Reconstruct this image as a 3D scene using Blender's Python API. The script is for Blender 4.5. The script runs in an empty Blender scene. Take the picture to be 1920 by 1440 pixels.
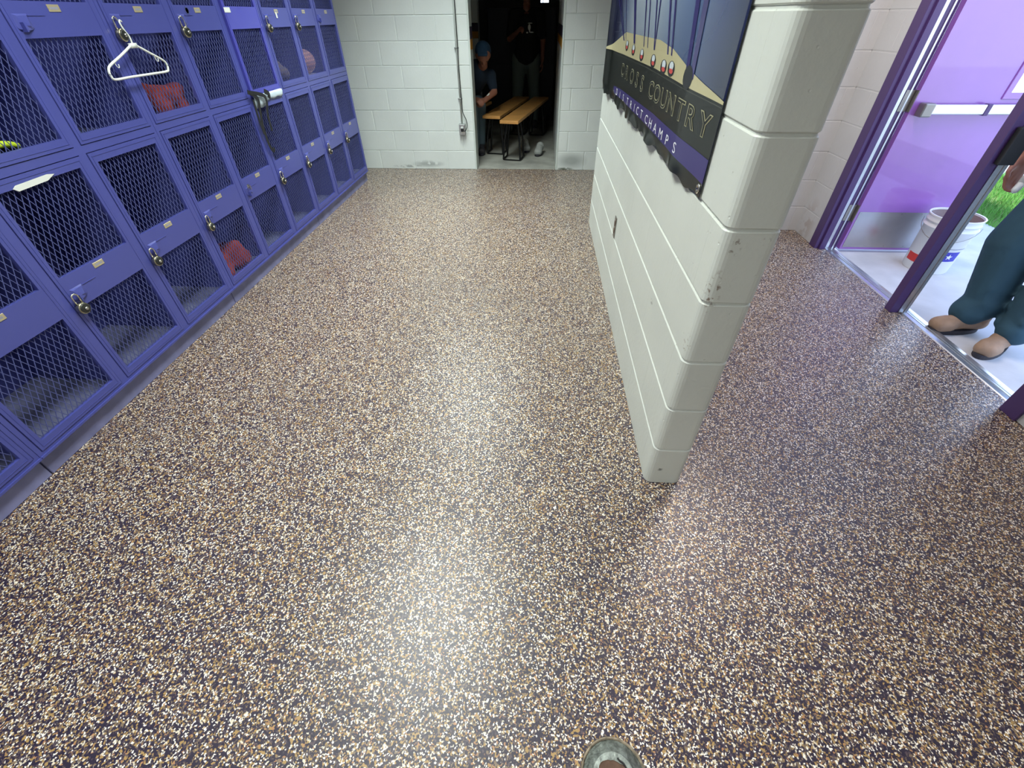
import bpy, bmesh, math, random
from mathutils import Vector, Matrix
random.seed(7)
C = bpy.context.scene.collection
PI = math.pi
def R(d): return math.radians(d)

# ------------------------------------------------------------------ materials
def srgb(r, g, b):
    f = lambda c: (c/255/12.92) if c/255 <= .04045 else ((c/255+.055)/1.055)**2.4
    return (f(r), f(g), f(b), 1)
def mat(name, col, rough=.5, metal=0, spec=.5, coat=0, noise=0, nscale=8, bump=0, bscale=60, trans=0):
    m = bpy.data.materials.new(name); m.use_nodes = True
    nt = m.node_tree; b = nt.nodes['Principled BSDF']
    b.inputs['Base Color'].default_value = col
    b.inputs['Roughness'].default_value = rough
    b.inputs['Metallic'].default_value = metal
    b.inputs['Specular IOR Level'].default_value = spec
    b.inputs['Coat Weight'].default_value = coat
    b.inputs['Transmission Weight'].default_value = trans
    tc = nt.nodes.new('ShaderNodeTexCoord')
    if noise:
        n = nt.nodes.new('ShaderNodeTexNoise'); n.inputs['Scale'].default_value = nscale; n.inputs['Detail'].default_value = 6
        nt.links.new(tc.outputs['Object'], n.inputs['Vector'])
        r = nt.nodes.new('ShaderNodeMapRange'); r.inputs[1].default_value = .3; r.inputs[2].default_value = .7
        r.inputs[3].default_value = 1-noise; r.inputs[4].default_value = 1+noise
        nt.links.new(n.outputs['Fac'], r.inputs[0])
        mx = nt.nodes.new('ShaderNodeVectorMath'); mx.operation = 'SCALE'; mx.inputs[0].default_value = col[:3]
        nt.links.new(r.outputs[0], mx.inputs['Scale']); nt.links.new(mx.outputs[0], b.inputs['Base Color'])
    if bump:
        n2 = nt.nodes.new('ShaderNodeTexNoise'); n2.inputs['Scale'].default_value = bscale; n2.inputs['Detail'].default_value = 4
        nt.links.new(tc.outputs['Object'], n2.inputs['Vector'])
        bp = nt.nodes.new('ShaderNodeBump'); bp.inputs['Strength'].default_value = bump; bp.inputs['Distance'].default_value = .003
        nt.links.new(n2.outputs['Fac'], bp.inputs['Height']); nt.links.new(bp.outputs['Normal'], b.inputs['Normal'])
    return m

def block_mat(name, col, spots=()):
    """painted concrete block: pitted satin paint with fixed scuffs (centre, radius xyz, colour, strength, threshold)"""
    m = mat(name, col, .42, 0, .5, 0, 0)
    nt = m.node_tree; b = nt.nodes['Principled BSDF']
    L = nt.links; N = nt.nodes
    g = N.new('ShaderNodeNewGeometry')
    n = N.new('ShaderNodeTexNoise'); n.inputs['Scale'].default_value = 2.2; n.inputs['Detail'].default_value = 5
    L.new(g.outputs['Position'], n.inputs['Vector'])
    mr = N.new('ShaderNodeMapRange'); mr.inputs[1].default_value = .3; mr.inputs[2].default_value = .7; mr.inputs[3].default_value = .94; mr.inputs[4].default_value = 1.04
    L.new(n.outputs['Fac'], mr.inputs[0])
    sc = N.new('ShaderNodeVectorMath'); sc.operation = 'SCALE'; sc.inputs[0].default_value = col[:3]
    L.new(mr.outputs[0], sc.inputs['Scale'])
    out = sc.outputs[0]
    for (c, rad, scol, st, th, ns) in spots:
        sub = N.new('ShaderNodeVectorMath'); sub.operation = 'SUBTRACT'; sub.inputs[1].default_value = c
        L.new(g.outputs['Position'], sub.inputs[0])
        dv = N.new('ShaderNodeVectorMath'); dv.operation = 'DIVIDE'; dv.inputs[1].default_value = rad
        L.new(sub.outputs[0], dv.inputs[0])
        ln = N.new('ShaderNodeVectorMath'); ln.operation = 'LENGTH'; L.new(dv.outputs[0], ln.inputs[0])
        fall = N.new('ShaderNodeMapRange'); fall.inputs[1].default_value = 1; fall.inputs[2].default_value = .3; fall.inputs[3].default_value = 0; fall.inputs[4].default_value = 1
        L.new(ln.outputs['Value'], fall.inputs[0])
        nn = N.new('ShaderNodeTexNoise'); nn.inputs['Scale'].default_value = ns; nn.inputs['Detail'].default_value = 4
        L.new(g.outputs['Position'], nn.inputs['Vector'])
        t = N.new('ShaderNodeMapRange'); t.inputs[1].default_value = th; t.inputs[2].default_value = th+.08; t.inputs[3].default_value = 0; t.inputs[4].default_value = st
        L.new(nn.outputs['Fac'], t.inputs[0])
        mu = N.new('ShaderNodeMath'); mu.operation = 'MULTIPLY'; L.new(fall.outputs[0], mu.inputs[0]); L.new(t.outputs[0], mu.inputs[1])
        mx = N.new('ShaderNodeMix'); mx.data_type = 'RGBA'
        L.new(mu.outputs[0], mx.inputs[0]); L.new(out, mx.inputs[6]); mx.inputs[7].default_value = scol
        out = mx.outputs[2]
    L.new(out, b.inputs['Base Color'])
    n2 = N.new('ShaderNodeTexNoise'); n2.inputs['Scale'].default_value = 55; n2.inputs['Detail'].default_value = 5
    L.new(g.outputs['Position'], n2.inputs['Vector'])
    v = N.new('ShaderNodeTexVoronoi'); v.inputs['Scale'].default_value = 42; L.new(g.outputs['Position'], v.inputs['Vector'])
    pit = N.new('ShaderNodeMapRange'); pit.inputs[1].default_value = .06; pit.inputs[2].default_value = .16; pit.inputs[3].default_value = -1.2; pit.inputs[4].default_value = 0
    L.new(v.outputs['Distance'], pit.inputs[0])
    wn = N.new('ShaderNodeTexWhiteNoise'); L.new(v.outputs['Position'], wn.inputs['Vector'])
    gt = N.new('ShaderNodeMath'); gt.operation = 'GREATER_THAN'; gt.inputs[1].default_value = .9; L.new(wn.outputs['Value'], gt.inputs[0])
    pm = N.new('ShaderNodeMath'); pm.operation = 'MULTIPLY'; L.new(pit.outputs[0], pm.inputs[0]); L.new(gt.outputs[0], pm.inputs[1])
    ad = N.new('ShaderNodeMath'); ad.operation = 'ADD'; L.new(pm.outputs[0], ad.inputs[0]); L.new(n2.outputs['Fac'], ad.inputs[1])
    bp = N.new('ShaderNodeBump'); bp.inputs['Strength'].default_value = .45; bp.inputs['Distance'].default_value = .0025
    L.new(ad.outputs[0], bp.inputs['Height']); L.new(bp.outputs['Normal'], b.inputs['Normal'])
    return m

def flake_mat():
    m = bpy.data.materials.new('flake_epoxy'); m.use_nodes = True
    nt = m.node_tree; N = nt.nodes; L = nt.links; b = N['Principled BSDF']
    g = N.new('ShaderNodeNewGeometry')
    # warp so the chips are ragged rather than neat cells
    wn = N.new('ShaderNodeTexNoise'); wn.inputs['Scale'].default_value = 210; wn.inputs['Detail'].default_value = 2
    L.new(g.outputs['Position'], wn.inputs['Vector'])
    ws = N.new('ShaderNodeVectorMath'); ws.operation = 'SCALE'; ws.inputs['Scale'].default_value = .0065
    L.new(wn.outputs['Color'], ws.inputs[0])
    wa = N.new('ShaderNodeVectorMath'); wa.operation = 'ADD'; L.new(g.outputs['Position'], wa.inputs[0]); L.new(ws.outputs[0], wa.inputs[1])
    def cells(scale):
        v = N.new('ShaderNodeTexVoronoi'); v.inputs['Scale'].default_value = scale; v.voronoi_dimensions = '2D'; v.inputs['Randomness'].default_value = 1
        L.new(wa.outputs[0], v.inputs['Vector'])
        s = N.new('ShaderNodeSeparateColor'); L.new(v.outputs['Color'], s.inputs[0]); return s
    s1 = cells(225); s2 = cells(300)
    cr = N.new('ShaderNodeValToRGB'); cr.color_ramp.interpolation = 'CONSTANT'
    stops = FLAKES
    e = cr.color_ramp.elements; e[0].position = 0; e[0].color = stops[0][1]
    e[1].position = stops[1][0]; e[1].color = stops[1][1]
    for p_, c_ in stops[2:]:
        q = e.new(p_); q.color = c_
    L.new(s1.outputs[0], cr.inputs[0])
    # second, smaller scatter of white and dark chips on top
    gw = N.new('ShaderNodeMath'); gw.operation = 'GREATER_THAN'; gw.inputs[1].default_value = .91; L.new(s2.outputs[1], gw.inputs[0])
    gd = N.new('ShaderNodeMath'); gd.operation = 'LESS_THAN'; gd.inputs[1].default_value = .24; L.new(s2.outputs[1], gd.inputs[0])
    m1 = N.new('ShaderNodeMix'); m1.data_type = 'RGBA'; L.new(gw.outputs[0], m1.inputs[0]); L.new(cr.outputs[0], m1.inputs[6]); m1.inputs[7].default_value = srgb(244, 238, 226)
    m2 = N.new('ShaderNodeMix'); m2.data_type = 'RGBA'; L.new(gd.outputs[0], m2.inputs[0]); L.new(m1.outputs[2], m2.inputs[6]); m2.inputs[7].default_value = srgb(42, 34, 52)
    L.new(m2.outputs[2], b.inputs['Base Color'])
    b.inputs['Roughness'].default_value = .38; b.inputs['Specular IOR Level'].default_value = .5
    b.inputs['Coat Weight'].default_value = .3; b.inputs['Coat Roughness'].default_value = .4
    bn = N.new('ShaderNodeTexNoise'); bn.inputs['Scale'].default_value = 130; bn.inputs['Detail'].default_value = 3; L.new(g.outputs['Position'], bn.inputs['Vector'])
    ba = N.new('ShaderNodeMath'); ba.operation = 'ADD'; L.new(bn.outputs['Fac'], ba.inputs[0]); L.new(s1.outputs[2], ba.inputs[1])
    bp = N.new('ShaderNodeBump'); bp.inputs['Strength'].default_value = .35; bp.inputs['Distance'].default_value = .0012
    L.new(ba.outputs[0], bp.inputs['Height']); L.new(bp.outputs['Normal'], b.inputs['Normal']); L.new(bp.outputs['Normal'], b.inputs['Coat Normal'])
    return m
FLAKES = [(0, srgb(40, 32, 52)), (.42, srgb(84, 70, 76)), (.56, srgb(170, 138, 84)), (.74, srgb(126, 108, 86)), (.87, srgb(216, 206, 184)), (.95, srgb(176, 130, 90))]

M = {}
M['flake'] = flake_mat()
M['locker'] = mat('locker_enamel', srgb(75, 81, 156), .34, 0, .5, .15, .05, 3)
M['locker_dark'] = mat('locker_interior_enamel', srgb(70, 72, 140), .55)
M['locker_new'] = mat('locker_enamel_bright', srgb(78, 80, 178), .3, 0, .5, .2)
M['locker_base'] = mat('locker_base_enamel', srgb(126, 128, 168), .5, 0, .4, 0, .18, 9)
M['mesh'] = mat('expanded_metal_enamel', srgb(78, 84, 136), .5, 0, .4)
M['shelf'] = mat('dusty_locker_shelf', srgb(112, 116, 146), .7, 0, .3, 0, .2, 14)
M['plate'] = mat('number_plate_aluminium', srgb(196, 184, 150), .35, .4)
M['steel'] = mat('lock_steel', srgb(206, 204, 196), .2, 1)
M['lockbody'] = mat('lock_case_nickel', srgb(176, 170, 142), .26, 1)
M['dial'] = mat('lock_dial_black', srgb(40, 42, 40), .3)
M['white'] = mat('white_plastic', srgb(232, 236, 230), .4)
M['paper'] = mat('white_paper', srgb(225, 228, 222), .8)
M['black'] = mat('black_webbing', srgb(22, 24, 28), .7)
M['blackrub'] = mat('black_rubber', srgb(26, 27, 28), .5)
M['grey_metal'] = mat('galvanised_metal', srgb(150, 154, 152), .45, .7, .5, 0, .1, 30)
M['alu'] = mat('aluminium_strip', srgb(205, 208, 212), .3, .9, .5, 0, .05, 40)
M['stainless'] = mat('stainless_kick_plate', srgb(186, 184, 186), .26, .9, .5, 0, .12, 5)
M['hinge'] = mat('hinge_steel', srgb(150, 146, 140), .4, .8)
M['frame_paint'] = mat('purple_frame_enamel', srgb(78, 54, 106), .38, 0, .5, .1)
M['door_paint'] = mat('purple_door_enamel', srgb(152, 98, 184), .3, 0, 1.0, 1.0, .05, 5, .12, 30)
M['bar'] = mat('push_bar_satin_steel', srgb(220, 220, 222), .3, .85)
M['conc_out'] = mat('outdoor_concrete', srgb(190, 190, 190), .85, 0, .3, 0, .1, 5, .3, 60)
M['conc_in'] = mat('worn_concrete_floor', srgb(150, 150, 142), .7, 0, .3, 0, .25, 4)
M['jamb'] = mat('jamb_enamel_pale', srgb(206, 214, 208), .4)
M['gold'] = mat('gold_stripe_paint', srgb(196, 140, 50), .5)
M['navy'] = mat('dark_stripe_paint', srgb(52, 40, 60), .5)
M['glass'] = mat('clear_glass', (1, 1, 1, 1), .02, 0, .5, 0, 0, 8, 0, 60, 1)
M['wood'] = mat('pine_bench_plank', srgb(206, 150, 84), .42, 0, .5, .2, .15, 6)
M['blackmetal'] = mat('black_bench_steel', srgb(30, 30, 32), .4, .5)
M['ceil'] = mat('ceiling_paint', srgb(225, 226, 222), .8)
M['skin'] = mat('skin_tone', srgb(150, 98, 78), .5)
M['teal'] = mat('teal_work_trousers', srgb(54, 84, 98), .85, 0, .3, 0, .1, 9, .6, 30)
M['boot'] = mat('tan_boot_leather', srgb(160, 132, 108), .7, 0, .3, 0, .15, 20, .4, 60)
M['sole'] = mat('dark_boot_sole', srgb(46, 44, 50), .7)
M['tee_black'] = mat('black_tee_cotton', srgb(24, 24, 28), .9)
M['tee_blue'] = mat('dark_blue_tee_cotton', srgb(17, 34, 52), .9)
M['tee_grey'] = mat('grey_tee_cotton', srgb(120, 120, 124), .9)
M['pants_grey'] = mat('grey_green_trousers', srgb(104, 116, 110), .9)
M['jeans'] = mat('pale_jeans', srgb(84, 102, 112), .9)
M['cap'] = mat('blue_cap_cotton', srgb(20, 50, 74), .9)
M['hair'] = mat('dark_hair', srgb(24, 20, 18), .8)
M['shoe_w'] = mat('grey_white_shoe', srgb(150, 152, 148), .7)
M['bucket'] = mat('bucket_plastic', srgb(226, 228, 226), .4)
M['bucket_in'] = mat('bucket_inner_residue', srgb(150, 132, 130), .6, 0, .4, 0, .15, 12)
M['red'] = mat('red_print', srgb(200, 50, 44), .5)
M['blue_print'] = mat('blue_print', srgb(58, 58, 170), .5)
M['grey_print'] = mat('grey_print', srgb(150, 150, 165), .5)
M['grass'] = mat('grass_blades', srgb(104, 160, 70), .7, 0, .3, 0, .3, 3)
M['soil'] = mat('grass_soil', srgb(110, 128, 70), .9, 0, .2, 0, .3, 6)
M['redcloth'] = mat('faded_red_cloth', srgb(150, 56, 50), .9)
M['neon'] = mat('neon_yellow_trim', srgb(214, 240, 50), .6)
M['navycloth'] = mat('navy_shoe_mesh', srgb(26, 30, 60), .8)
M['mauve'] = mat('mauve_ball_skin', srgb(168, 128, 130), .6, 0, .4, 0, .1, 20)
M['towel'] = mat('pale_towel', srgb(196, 212, 222), .9)
M['rust'] = mat('rusty_brown_iron', srgb(92, 70, 56), .75, .2, .4, 0, .3, 40, .6, 90)
M['drain'] = mat('worn_drain_iron', srgb(138, 146, 138), .4, .2, .5, 0, .5, 60, 1, 90)
M['drain_rim'] = mat('drain_rim_brass', srgb(140, 128, 108), .6, .1, .4, 0, .55, 70, .6, 90)
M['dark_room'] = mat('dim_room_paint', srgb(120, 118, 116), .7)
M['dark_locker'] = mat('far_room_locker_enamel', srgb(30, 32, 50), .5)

SCUFF = srgb(110, 118, 116)
M['wall_far'] = block_mat('block_paint_far', srgb(224, 230, 226), [
    ((-.18+.55, 5.57, .10), (.2, .1, .10), SCUFF, .55, .25, 9), ((-1.35, 5.57, .055), (.22, .1, .045), SCUFF, .5, .40, 14),
    ((-1.6, 5.57, .03), (.2, .1, .02), SCUFF, .6, .45, 20), ((.3, 5.57, .01), (.12, .1, .02), srgb(70, 80, 60), .9, .4, 20)])
M['wall_part'] = block_mat('block_paint_partition', srgb(212, 216, 208), [
    ((.475, 1.05, .84), (.025, .05, .075), srgb(110, 84, 62), .9, .53, 70), ((.49, 1.05, .97), (.02, .05, .03), srgb(100, 80, 66), .8, .55, 80),
    ((.452, 1.07, .66), (.02, .03, .04), srgb(120, 92, 66), .8, .55, 90), ((.50, 1.05, .085), (.012, .03, .012), srgb(90, 92, 88), .8, .42, 90),
    ((.452, 1.5, .555), (.02, .02, .012), srgb(60, 55, 50), .9, .45, 60), ((.56, 1.05, .985), (.014, .05, .012), srgb(90, 86, 80), .6, .5, 90)])
M['wall_right'] = block_mat('block_paint_right', srgb(204, 204, 202), [((2.2, 3.62, .12), (.1, .12, .2), srgb(150, 120, 90), .35, .5, 12)])

# ------------------------------------------------------------------ geometry helpers
def obj(name, bm, m=None, parent=None, smooth=False, mats=None):
    me = bpy.data.meshes.new(name)
    bm.normal_update(); bm.to_mesh(me); bm.free()
    for x in (mats or [m]):
        if x: me.materials.append(x)
    if smooth:
        me.polygons.foreach_set('use_smooth', [True]*len(me.polygons))
    o = bpy.data.objects.new(name, me); C.objects.link(o)
    if parent: o.parent = parent
    return o
def empty(name, label, cat, loc=(0, 0, 0), group=None):
    o = bpy.data.objects.new(name, None); C.objects.link(o); o.location = loc; o.empty_display_size = .1
    o['label'] = label; o['category'] = cat
    if group: o['group'] = group
    return o
def tag(o, label=None, cat=None, group=None, kind=None):
    if label: o['label'] = label
    if cat: o['category'] = cat
    if group: o['group'] = group
    if kind: o['kind'] = kind
    return o
def bx(bm, x0, x1, y0, y1, z0, z1, mi=0, mtx=None):
    vs = [bm.verts.new((x, y, z)) for x in (x0, x1) for y in (y0, y1) for z in (z0, z1)]
    if mtx:
        for v in vs: v.co = mtx @ v.co
    fs = [(0, 1, 3, 2), (4, 6, 7, 5), (0, 4, 5, 1), (2, 3, 7, 6), (0, 2, 6, 4), (1, 5, 7, 3)]
    out = []
    for f in fs:
        q = bm.faces.new([vs[i] for i in f]); q.material_index = mi; out.append(q)
    return vs
def bev(bm, w=.002, seg=1):
    bmesh.ops.bevel(bm, geom=list(bm.edges), offset=w, segments=seg, affect='EDGES', profile=.6, clamp_overlap=True)
def box_bm(x0, x1, y0, y1, z0, z1, b=0, seg=1):
    bm = bmesh.new(); bx(bm, x0, x1, y0, y1, z0, z1)
    if b: bev(bm, b, seg)
    return bm
def tube(bm, pts, r, n=8, mi=0, cap=True):
    """tube along points; r is a number or a list"""
    pts = [Vector(p) for p in pts]; rings = []
    rr = r if isinstance(r, (list, tuple)) else [r]*len(pts)
    up = None
    for i, p in enumerate(pts):
        d = (pts[min(i+1, len(pts)-1)]-pts[max(i-1, 0)]).normalized()
        if up is None:
            up = Vector((0, 0, 1)) if abs(d.z) < .9 else Vector((1, 0, 0))
        a = d.cross(up).normalized(); b = d.cross(a).normalized(); up = -b if False else up
        rings.append([bm.verts.new(p+a*math.cos(t)*rr[i]+b*math.sin(t)*rr[i]) for t in [2*PI*k/n for k in range(n)]])
    for i in range(len(rings)-1):
        for k in range(n):
            f = bm.faces.new((rings[i][k], rings[i][(k+1) % n], rings[i+1][(k+1) % n], rings[i+1][k])); f.material_index = mi
    if cap:
        f = bm.faces.new(rings[0]); f.material_index = mi
        f = bm.faces.new(list(reversed(rings[-1]))); f.material_index = mi
    bmesh.ops.recalc_face_normals(bm, faces=list(bm.faces))
def lathe(bm, prof, c=(0, 0, 0), axis='z', n=24, mi=0, scale=(1, 1)):
    rings = []
    for (r, h) in prof:
        ring = []
        for k in range(n):
            t = 2*PI*k/n; a, b = r*math.cos(t)*scale[0], r*math.sin(t)*scale[1]
            co = {'z': (a, b, h), 'x': (h, a, b), 'y': (a, h, b)}[axis]
            ring.append(bm.verts.new(Vector(co)+Vector(c)))
        rings.append(ring)
    for i in range(len(rings)-1):
        for k in range(n):
            f = bm.faces.new((rings[i][k], rings[i][(k+1) % n], rings[i+1][(k+1) % n], rings[i+1][k])); f.material_index = mi
    for ring, (r, h) in ((rings[0], prof[0]), (rings[-1], prof[-1])):
        if r > 1e-6: f = bm.faces.new(ring); f.material_index = mi
    bmesh.ops.remove_doubles(bm, verts=list(bm.verts), dist=1e-6)
    bmesh.ops.recalc_face_normals(bm, faces=list(bm.faces))
def bez(p, n=24):
    """catmull-rom through points"""
    p = [Vector(q) for q in p]; out = []
    for i in range(len(p)-1):
        a, b, c, d = p[max(i-1, 0)], p[i], p[i+1], p[min(i+2, len(p)-1)]
        for k in range(n):
            t = k/n
            out.append(.5*((2*b)+(c-a)*t+(2*a-5*b+4*c-d)*t*t+(3*b-a-3*c+d)*t**3))
    out.append(p[-1]); return out
def blob(bm, segs, n=14):
    """tapered capsules (p1,r1,p2,r2)"""
    for (p1, r1, p2, r2) in segs:
        p1, p2 = Vector(p1), Vector(p2); d = p2-p1; L_ = d.length
        d = d.normalized() if L_ > 1e-6 else Vector((0, 0, 1))
        q = d.to_track_quat('Z', 'Y'); prof = []
        for k in range(6):
            t = -PI/2+PI/2*k/5; prof.append((r1*math.cos(t), r1*math.sin(t)))
        for k in range(6):
            t = PI/2*k/5; prof.append((r2*math.cos(t), L_+r2*math.sin(t)))
        rings = []
        for (r, h) in prof:
            if r < 1e-5: r = 1e-5
            rings.append([bm.verts.new(p1+q@Vector((r*math.cos(2*PI*k/n), r*math.sin(2*PI*k/n), h))) for k in range(n)])
        for i in range(len(rings)-1):
            for k in range(n): bm.faces.new((rings[i][k], rings[i][(k+1) % n], rings[i+1][(k+1) % n], rings[i+1][k]))
        bm.faces.new(list(reversed(rings[0]))); bm.faces.new(rings[-1])
def organic(name, segs, m, parent=None, vox=.012, it=6, fn=None):
    bm = bmesh.new(); blob(bm, segs)
    if fn: fn(bm)
    o = obj(name, bm, m, parent)
    r = o.modifiers.new('r', 'REMESH'); r.mode = 'VOXEL'; r.voxel_size = vox; r.use_smooth_shade = True
    s = o.modifiers.new('s', 'SMOOTH'); s.iterations = it; s.factor = .6
    dg = bpy.context.evaluated_depsgraph_get(); ev = o.evaluated_get(dg)
    me = bpy.data.meshes.new_from_object(ev); o.modifiers.clear(); o.data = me
    if not me.materials: me.materials.append(m)
    me.polygons.foreach_set('use_smooth', [True]*len(me.polygons))
    return o

# ------------------------------------------------------------------ block walls
H = 2.75; H0 = .1973; CRS = .2032; BL = .4064
def prism(bm, poly_fn, z0, z1, ch):
    """poly_fn(inset) -> outline; chamfered top and bottom"""
    rings = []
    for (ins, z) in ((ch, z0), (0, z0+ch), (0, z1-ch), (ch, z1)):
        rings.append([bm.verts.new((x, y, z)) for x, y in poly_fn(ins)])
    n = len(rings[0])
    for i in range(3):
        for k in range(n): bm.faces.new((rings[i][k], rings[i][(k+1) % n], rings[i+1][(k+1) % n], rings[i+1][k]))
    bm.faces.new(list(reversed(rings[0]))); bm.faces.new(rings[3])
def rrect(a0, a1, b0, b1, rads, ins, n=5):
    """rounded rectangle; rads for corners (a0b0, a1b0, a1b1, a0b1)"""
    a0 += ins; a1 -= ins; b0 += ins; b1 -= ins; out = []
    for (cx, cy, sx, sy, r, t0) in ((a0, b0, 1, 1, rads[0], PI), (a1, b0, -1, 1, rads[1], 1.5*PI), (a1, b1, -1, -1, rads[2], 0), (a0, b1, 1, -1, rads[3], .5*PI)):
        r = max(r-ins, .0005)
        for k in range(n+1):
            t = t0+.5*PI*k/n
            out.append((cx+sx*r+r*math.cos(t), cy+sy*r+r*math.sin(t)))
    return out
def block_wall(name, axis, u0, u1, v0, v1, m, shift=0, holes=(), r_start=0, r_end=0, jg=.005, jd=.004, vg=.004, z_top=H, vch=.003, ch=.003):
    """axis 'x': wall runs along x from u0 to u1, thickness v0..v1 in y. holes: (ua, ub, za, zb)"""
    bm = bmesh.new()
    zs = [0]+[H0+CRS*i for i in range(20)]; zs = [z for z in zs if z < z_top-.02]+[z_top]
    for ci in range(len(zs)-1):
        z0, z1 = zs[ci]+(jg/2 if ci else 0), zs[ci+1]-(jg/2 if zs[ci+1] < z_top else 0)
        off = shift+(BL/2 if ci % 2 else 0)
        k0 = math.floor((u0-off)/BL); edges = [u0]
        k = k0+1
        while off+k*BL < u1-.03:
            if off+k*BL > u0+.03: edges.append(off+k*BL)
            k += 1
        edges.append(u1)
        spans = []
        for a, b in zip(edges[:-1], edges[1:]):
            ss = [(a, b)]
            for (ha, hb, za, zb) in holes:
                if zs[ci+1] <= za+.01 or zs[ci] >= zb-.01: continue
                ns = []
                for (p, q) in ss:
                    if q <= ha or p >= hb: ns.append((p, q)); continue
                    if p < ha-.01: ns.append((p, ha))
                    if q > hb+.01: ns.append((hb, q))
                ss = ns
            spans += ss
        for (a, b) in spans:
            ga = 0 if (a == u0 or any(abs(a-h[1]) < 1e-6 for h in holes)) else vg/2
            gb = 0 if (b == u1 or any(abs(b-h[0]) < 1e-6 for h in holes)) else vg/2
            ra = r_start if a == u0 else vch; rb = r_end if b == u1 else vch
            def pf(ins, a=a+ga, b=b-gb, ra=ra, rb=rb):
                if axis == 'x': return rrect(a, b, v0, v1, (ra, rb, rb, ra), ins)
                return rrect(v0, v1, a, b, (ra, ra, rb, rb), ins)
            prism(bm, pf, z0, z1, ch)
    # mortar core
    core = []
    if holes:
        cuts = sorted(holes); p = u0
        for (ha, hb, za, zb) in cuts:
            core.append((p, ha, 0, z_top)); 
            if za > .01: core.append((ha, hb, 0, za))
            if zb < z_top-.01: core.append((ha, hb, zb, z_top))
            p = hb
        core.append((p, u1, 0, z_top))
    else: core.append((u0, u1, 0, z_top))
    for (a, b, za, zb) in core:
        e = .003
        ra = max(r_start-jd, .001) if a == u0 else .001; rb = max(r_end-jd, .001) if b == u1 else .001
        aa = a+(jd if a == u0 or any(abs(a-h[1]) < 1e-6 for h in holes) else 0); bb = b-(jd if b == u1 or any(abs(b-h[0]) < 1e-6 for h in holes) else 0)
        def pf(ins):
            if axis == 'x': return rrect(aa, bb, v0+jd, v1-jd, (ra, rb, rb, ra), ins)
            return rrect(v0+jd, v1-jd, aa, bb, (ra, ra, rb, rb), ins)
        prism(bm, pf, za+.001, zb-.001, .0005)
    o = obj(name, bm, m); o['kind'] = 'structure'
    return o

XP0, XP1, YN, YB, YV = .4556, .5955, 1.050, 3.894, 3.742
YF, XD = 5.570, 2.195
block_wall('wall_far', 'x', -2.42, 2.4, YF, YF+.19, M['wall_far'], shift=-.70, holes=[(-.775, .205, 0, 2.131)], jd=.0045, vg=.011, vch=.004, jg=.004)
block_wall('wall_partition', 'y', YN, YB, XP0, XP1, M['wall_part'], shift=YN+.10, r_start=.027, r_end=.02, jd=.0045, vg=.0002, jg=.006, vch=.0006)
block_wall('wall_vestibule', 'x', XP1, XD, YV, YB, M['wall_right'], shift=.1, jd=.002, vg=.002)
block_wall('wall_right', 'y', -2.2, YF, XD, XD+.145, M['wall_right'], shift=.3, holes=[(1.50, 3.45, 0, 2.131)], jd=.0012, vg=.001)
def struct(name, bm, m):
    o = obj(name, bm, m); o['kind'] = 'structure'; return o
struct('wall_left', box_bm(-2.56, -2.42, -2.2, YF+.19, 0, H), M['wall_far'])
struct('wall_back', box_bm(-2.56, 2.34, -2.34, -2.2, 0, H), M['wall_far'])
struct('ceiling', box_bm(-2.56, 2.42, -2.34, YF+.19, H, H+.28), M['ceil'])
struct('floor', box_bm(-2.56, 2.262, -2.34, YF+.02, -.12, 0), M['flake'])

# ------------------------------------------------------------------ lockers
P0 = .965; PW = .457; XL = -1.928; DEP = .46
ZB, ZM, ZT = .105, .993, 1.845
def col_y(k): return P0+PW*(k-1)
def mesh_bm():
    bm = bmesh.new(); W, Hh = .376, .345; px, py = .0235, .0505; w = .0013; t = .0009
    nx = int(W/px); ny = int(Hh/(py/2)); x0 = -nx*px/2; z0 = -ny*py/4
    def strand(a, b):
        d = Vector((b[0]-a[0], b[1]-a[1])).normalized(); n = Vector((-d.y, d.x))*w
        pts = [(a[0]+n.x, a[1]+n.y), (b[0]+n.x, b[1]+n.y), (b[0]-n.x, b[1]-n.y), (a[0]-n.x, a[1]-n.y)]
        f = [bm.verts.new((t, p[0], p[1])) for p in pts]; g = [bm.verts.new((-t, p[0], p[1])) for p in pts]
        bm.faces.new(list(reversed(f))); bm.faces.new(g)
        for i in (0, 2): bm.faces.new((f[i], f[(i+1) % 4], g[(i+1) % 4], g[i]))
    for j in range(ny):
        z = z0+j*py/2
        for i in range(nx):
            if j % 2 == 0:
                a = (x0+i*px, z); 
                if i > 0: strand(a, (x0+(i-.5)*px, z+py/2))
                strand(a, (x0+(i+.5)*px, z+py/2))
            else:
                a = (x0+(i+.5)*px, z)
                strand(a, (x0+i*px, z+py/2)); strand(a, (x0+(i+1)*px, z+py/2))
    bmesh.ops.recalc_face_normals(bm, faces=list(bm.faces))
    return bm
def link_copy(src, parent=None, loc=None):
    c = src.copy(); C.objects.link(c)
    c.parent = parent
    if loc is not None: c.location = loc
    return c
DW = PW-.035-.006                     # door width
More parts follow.
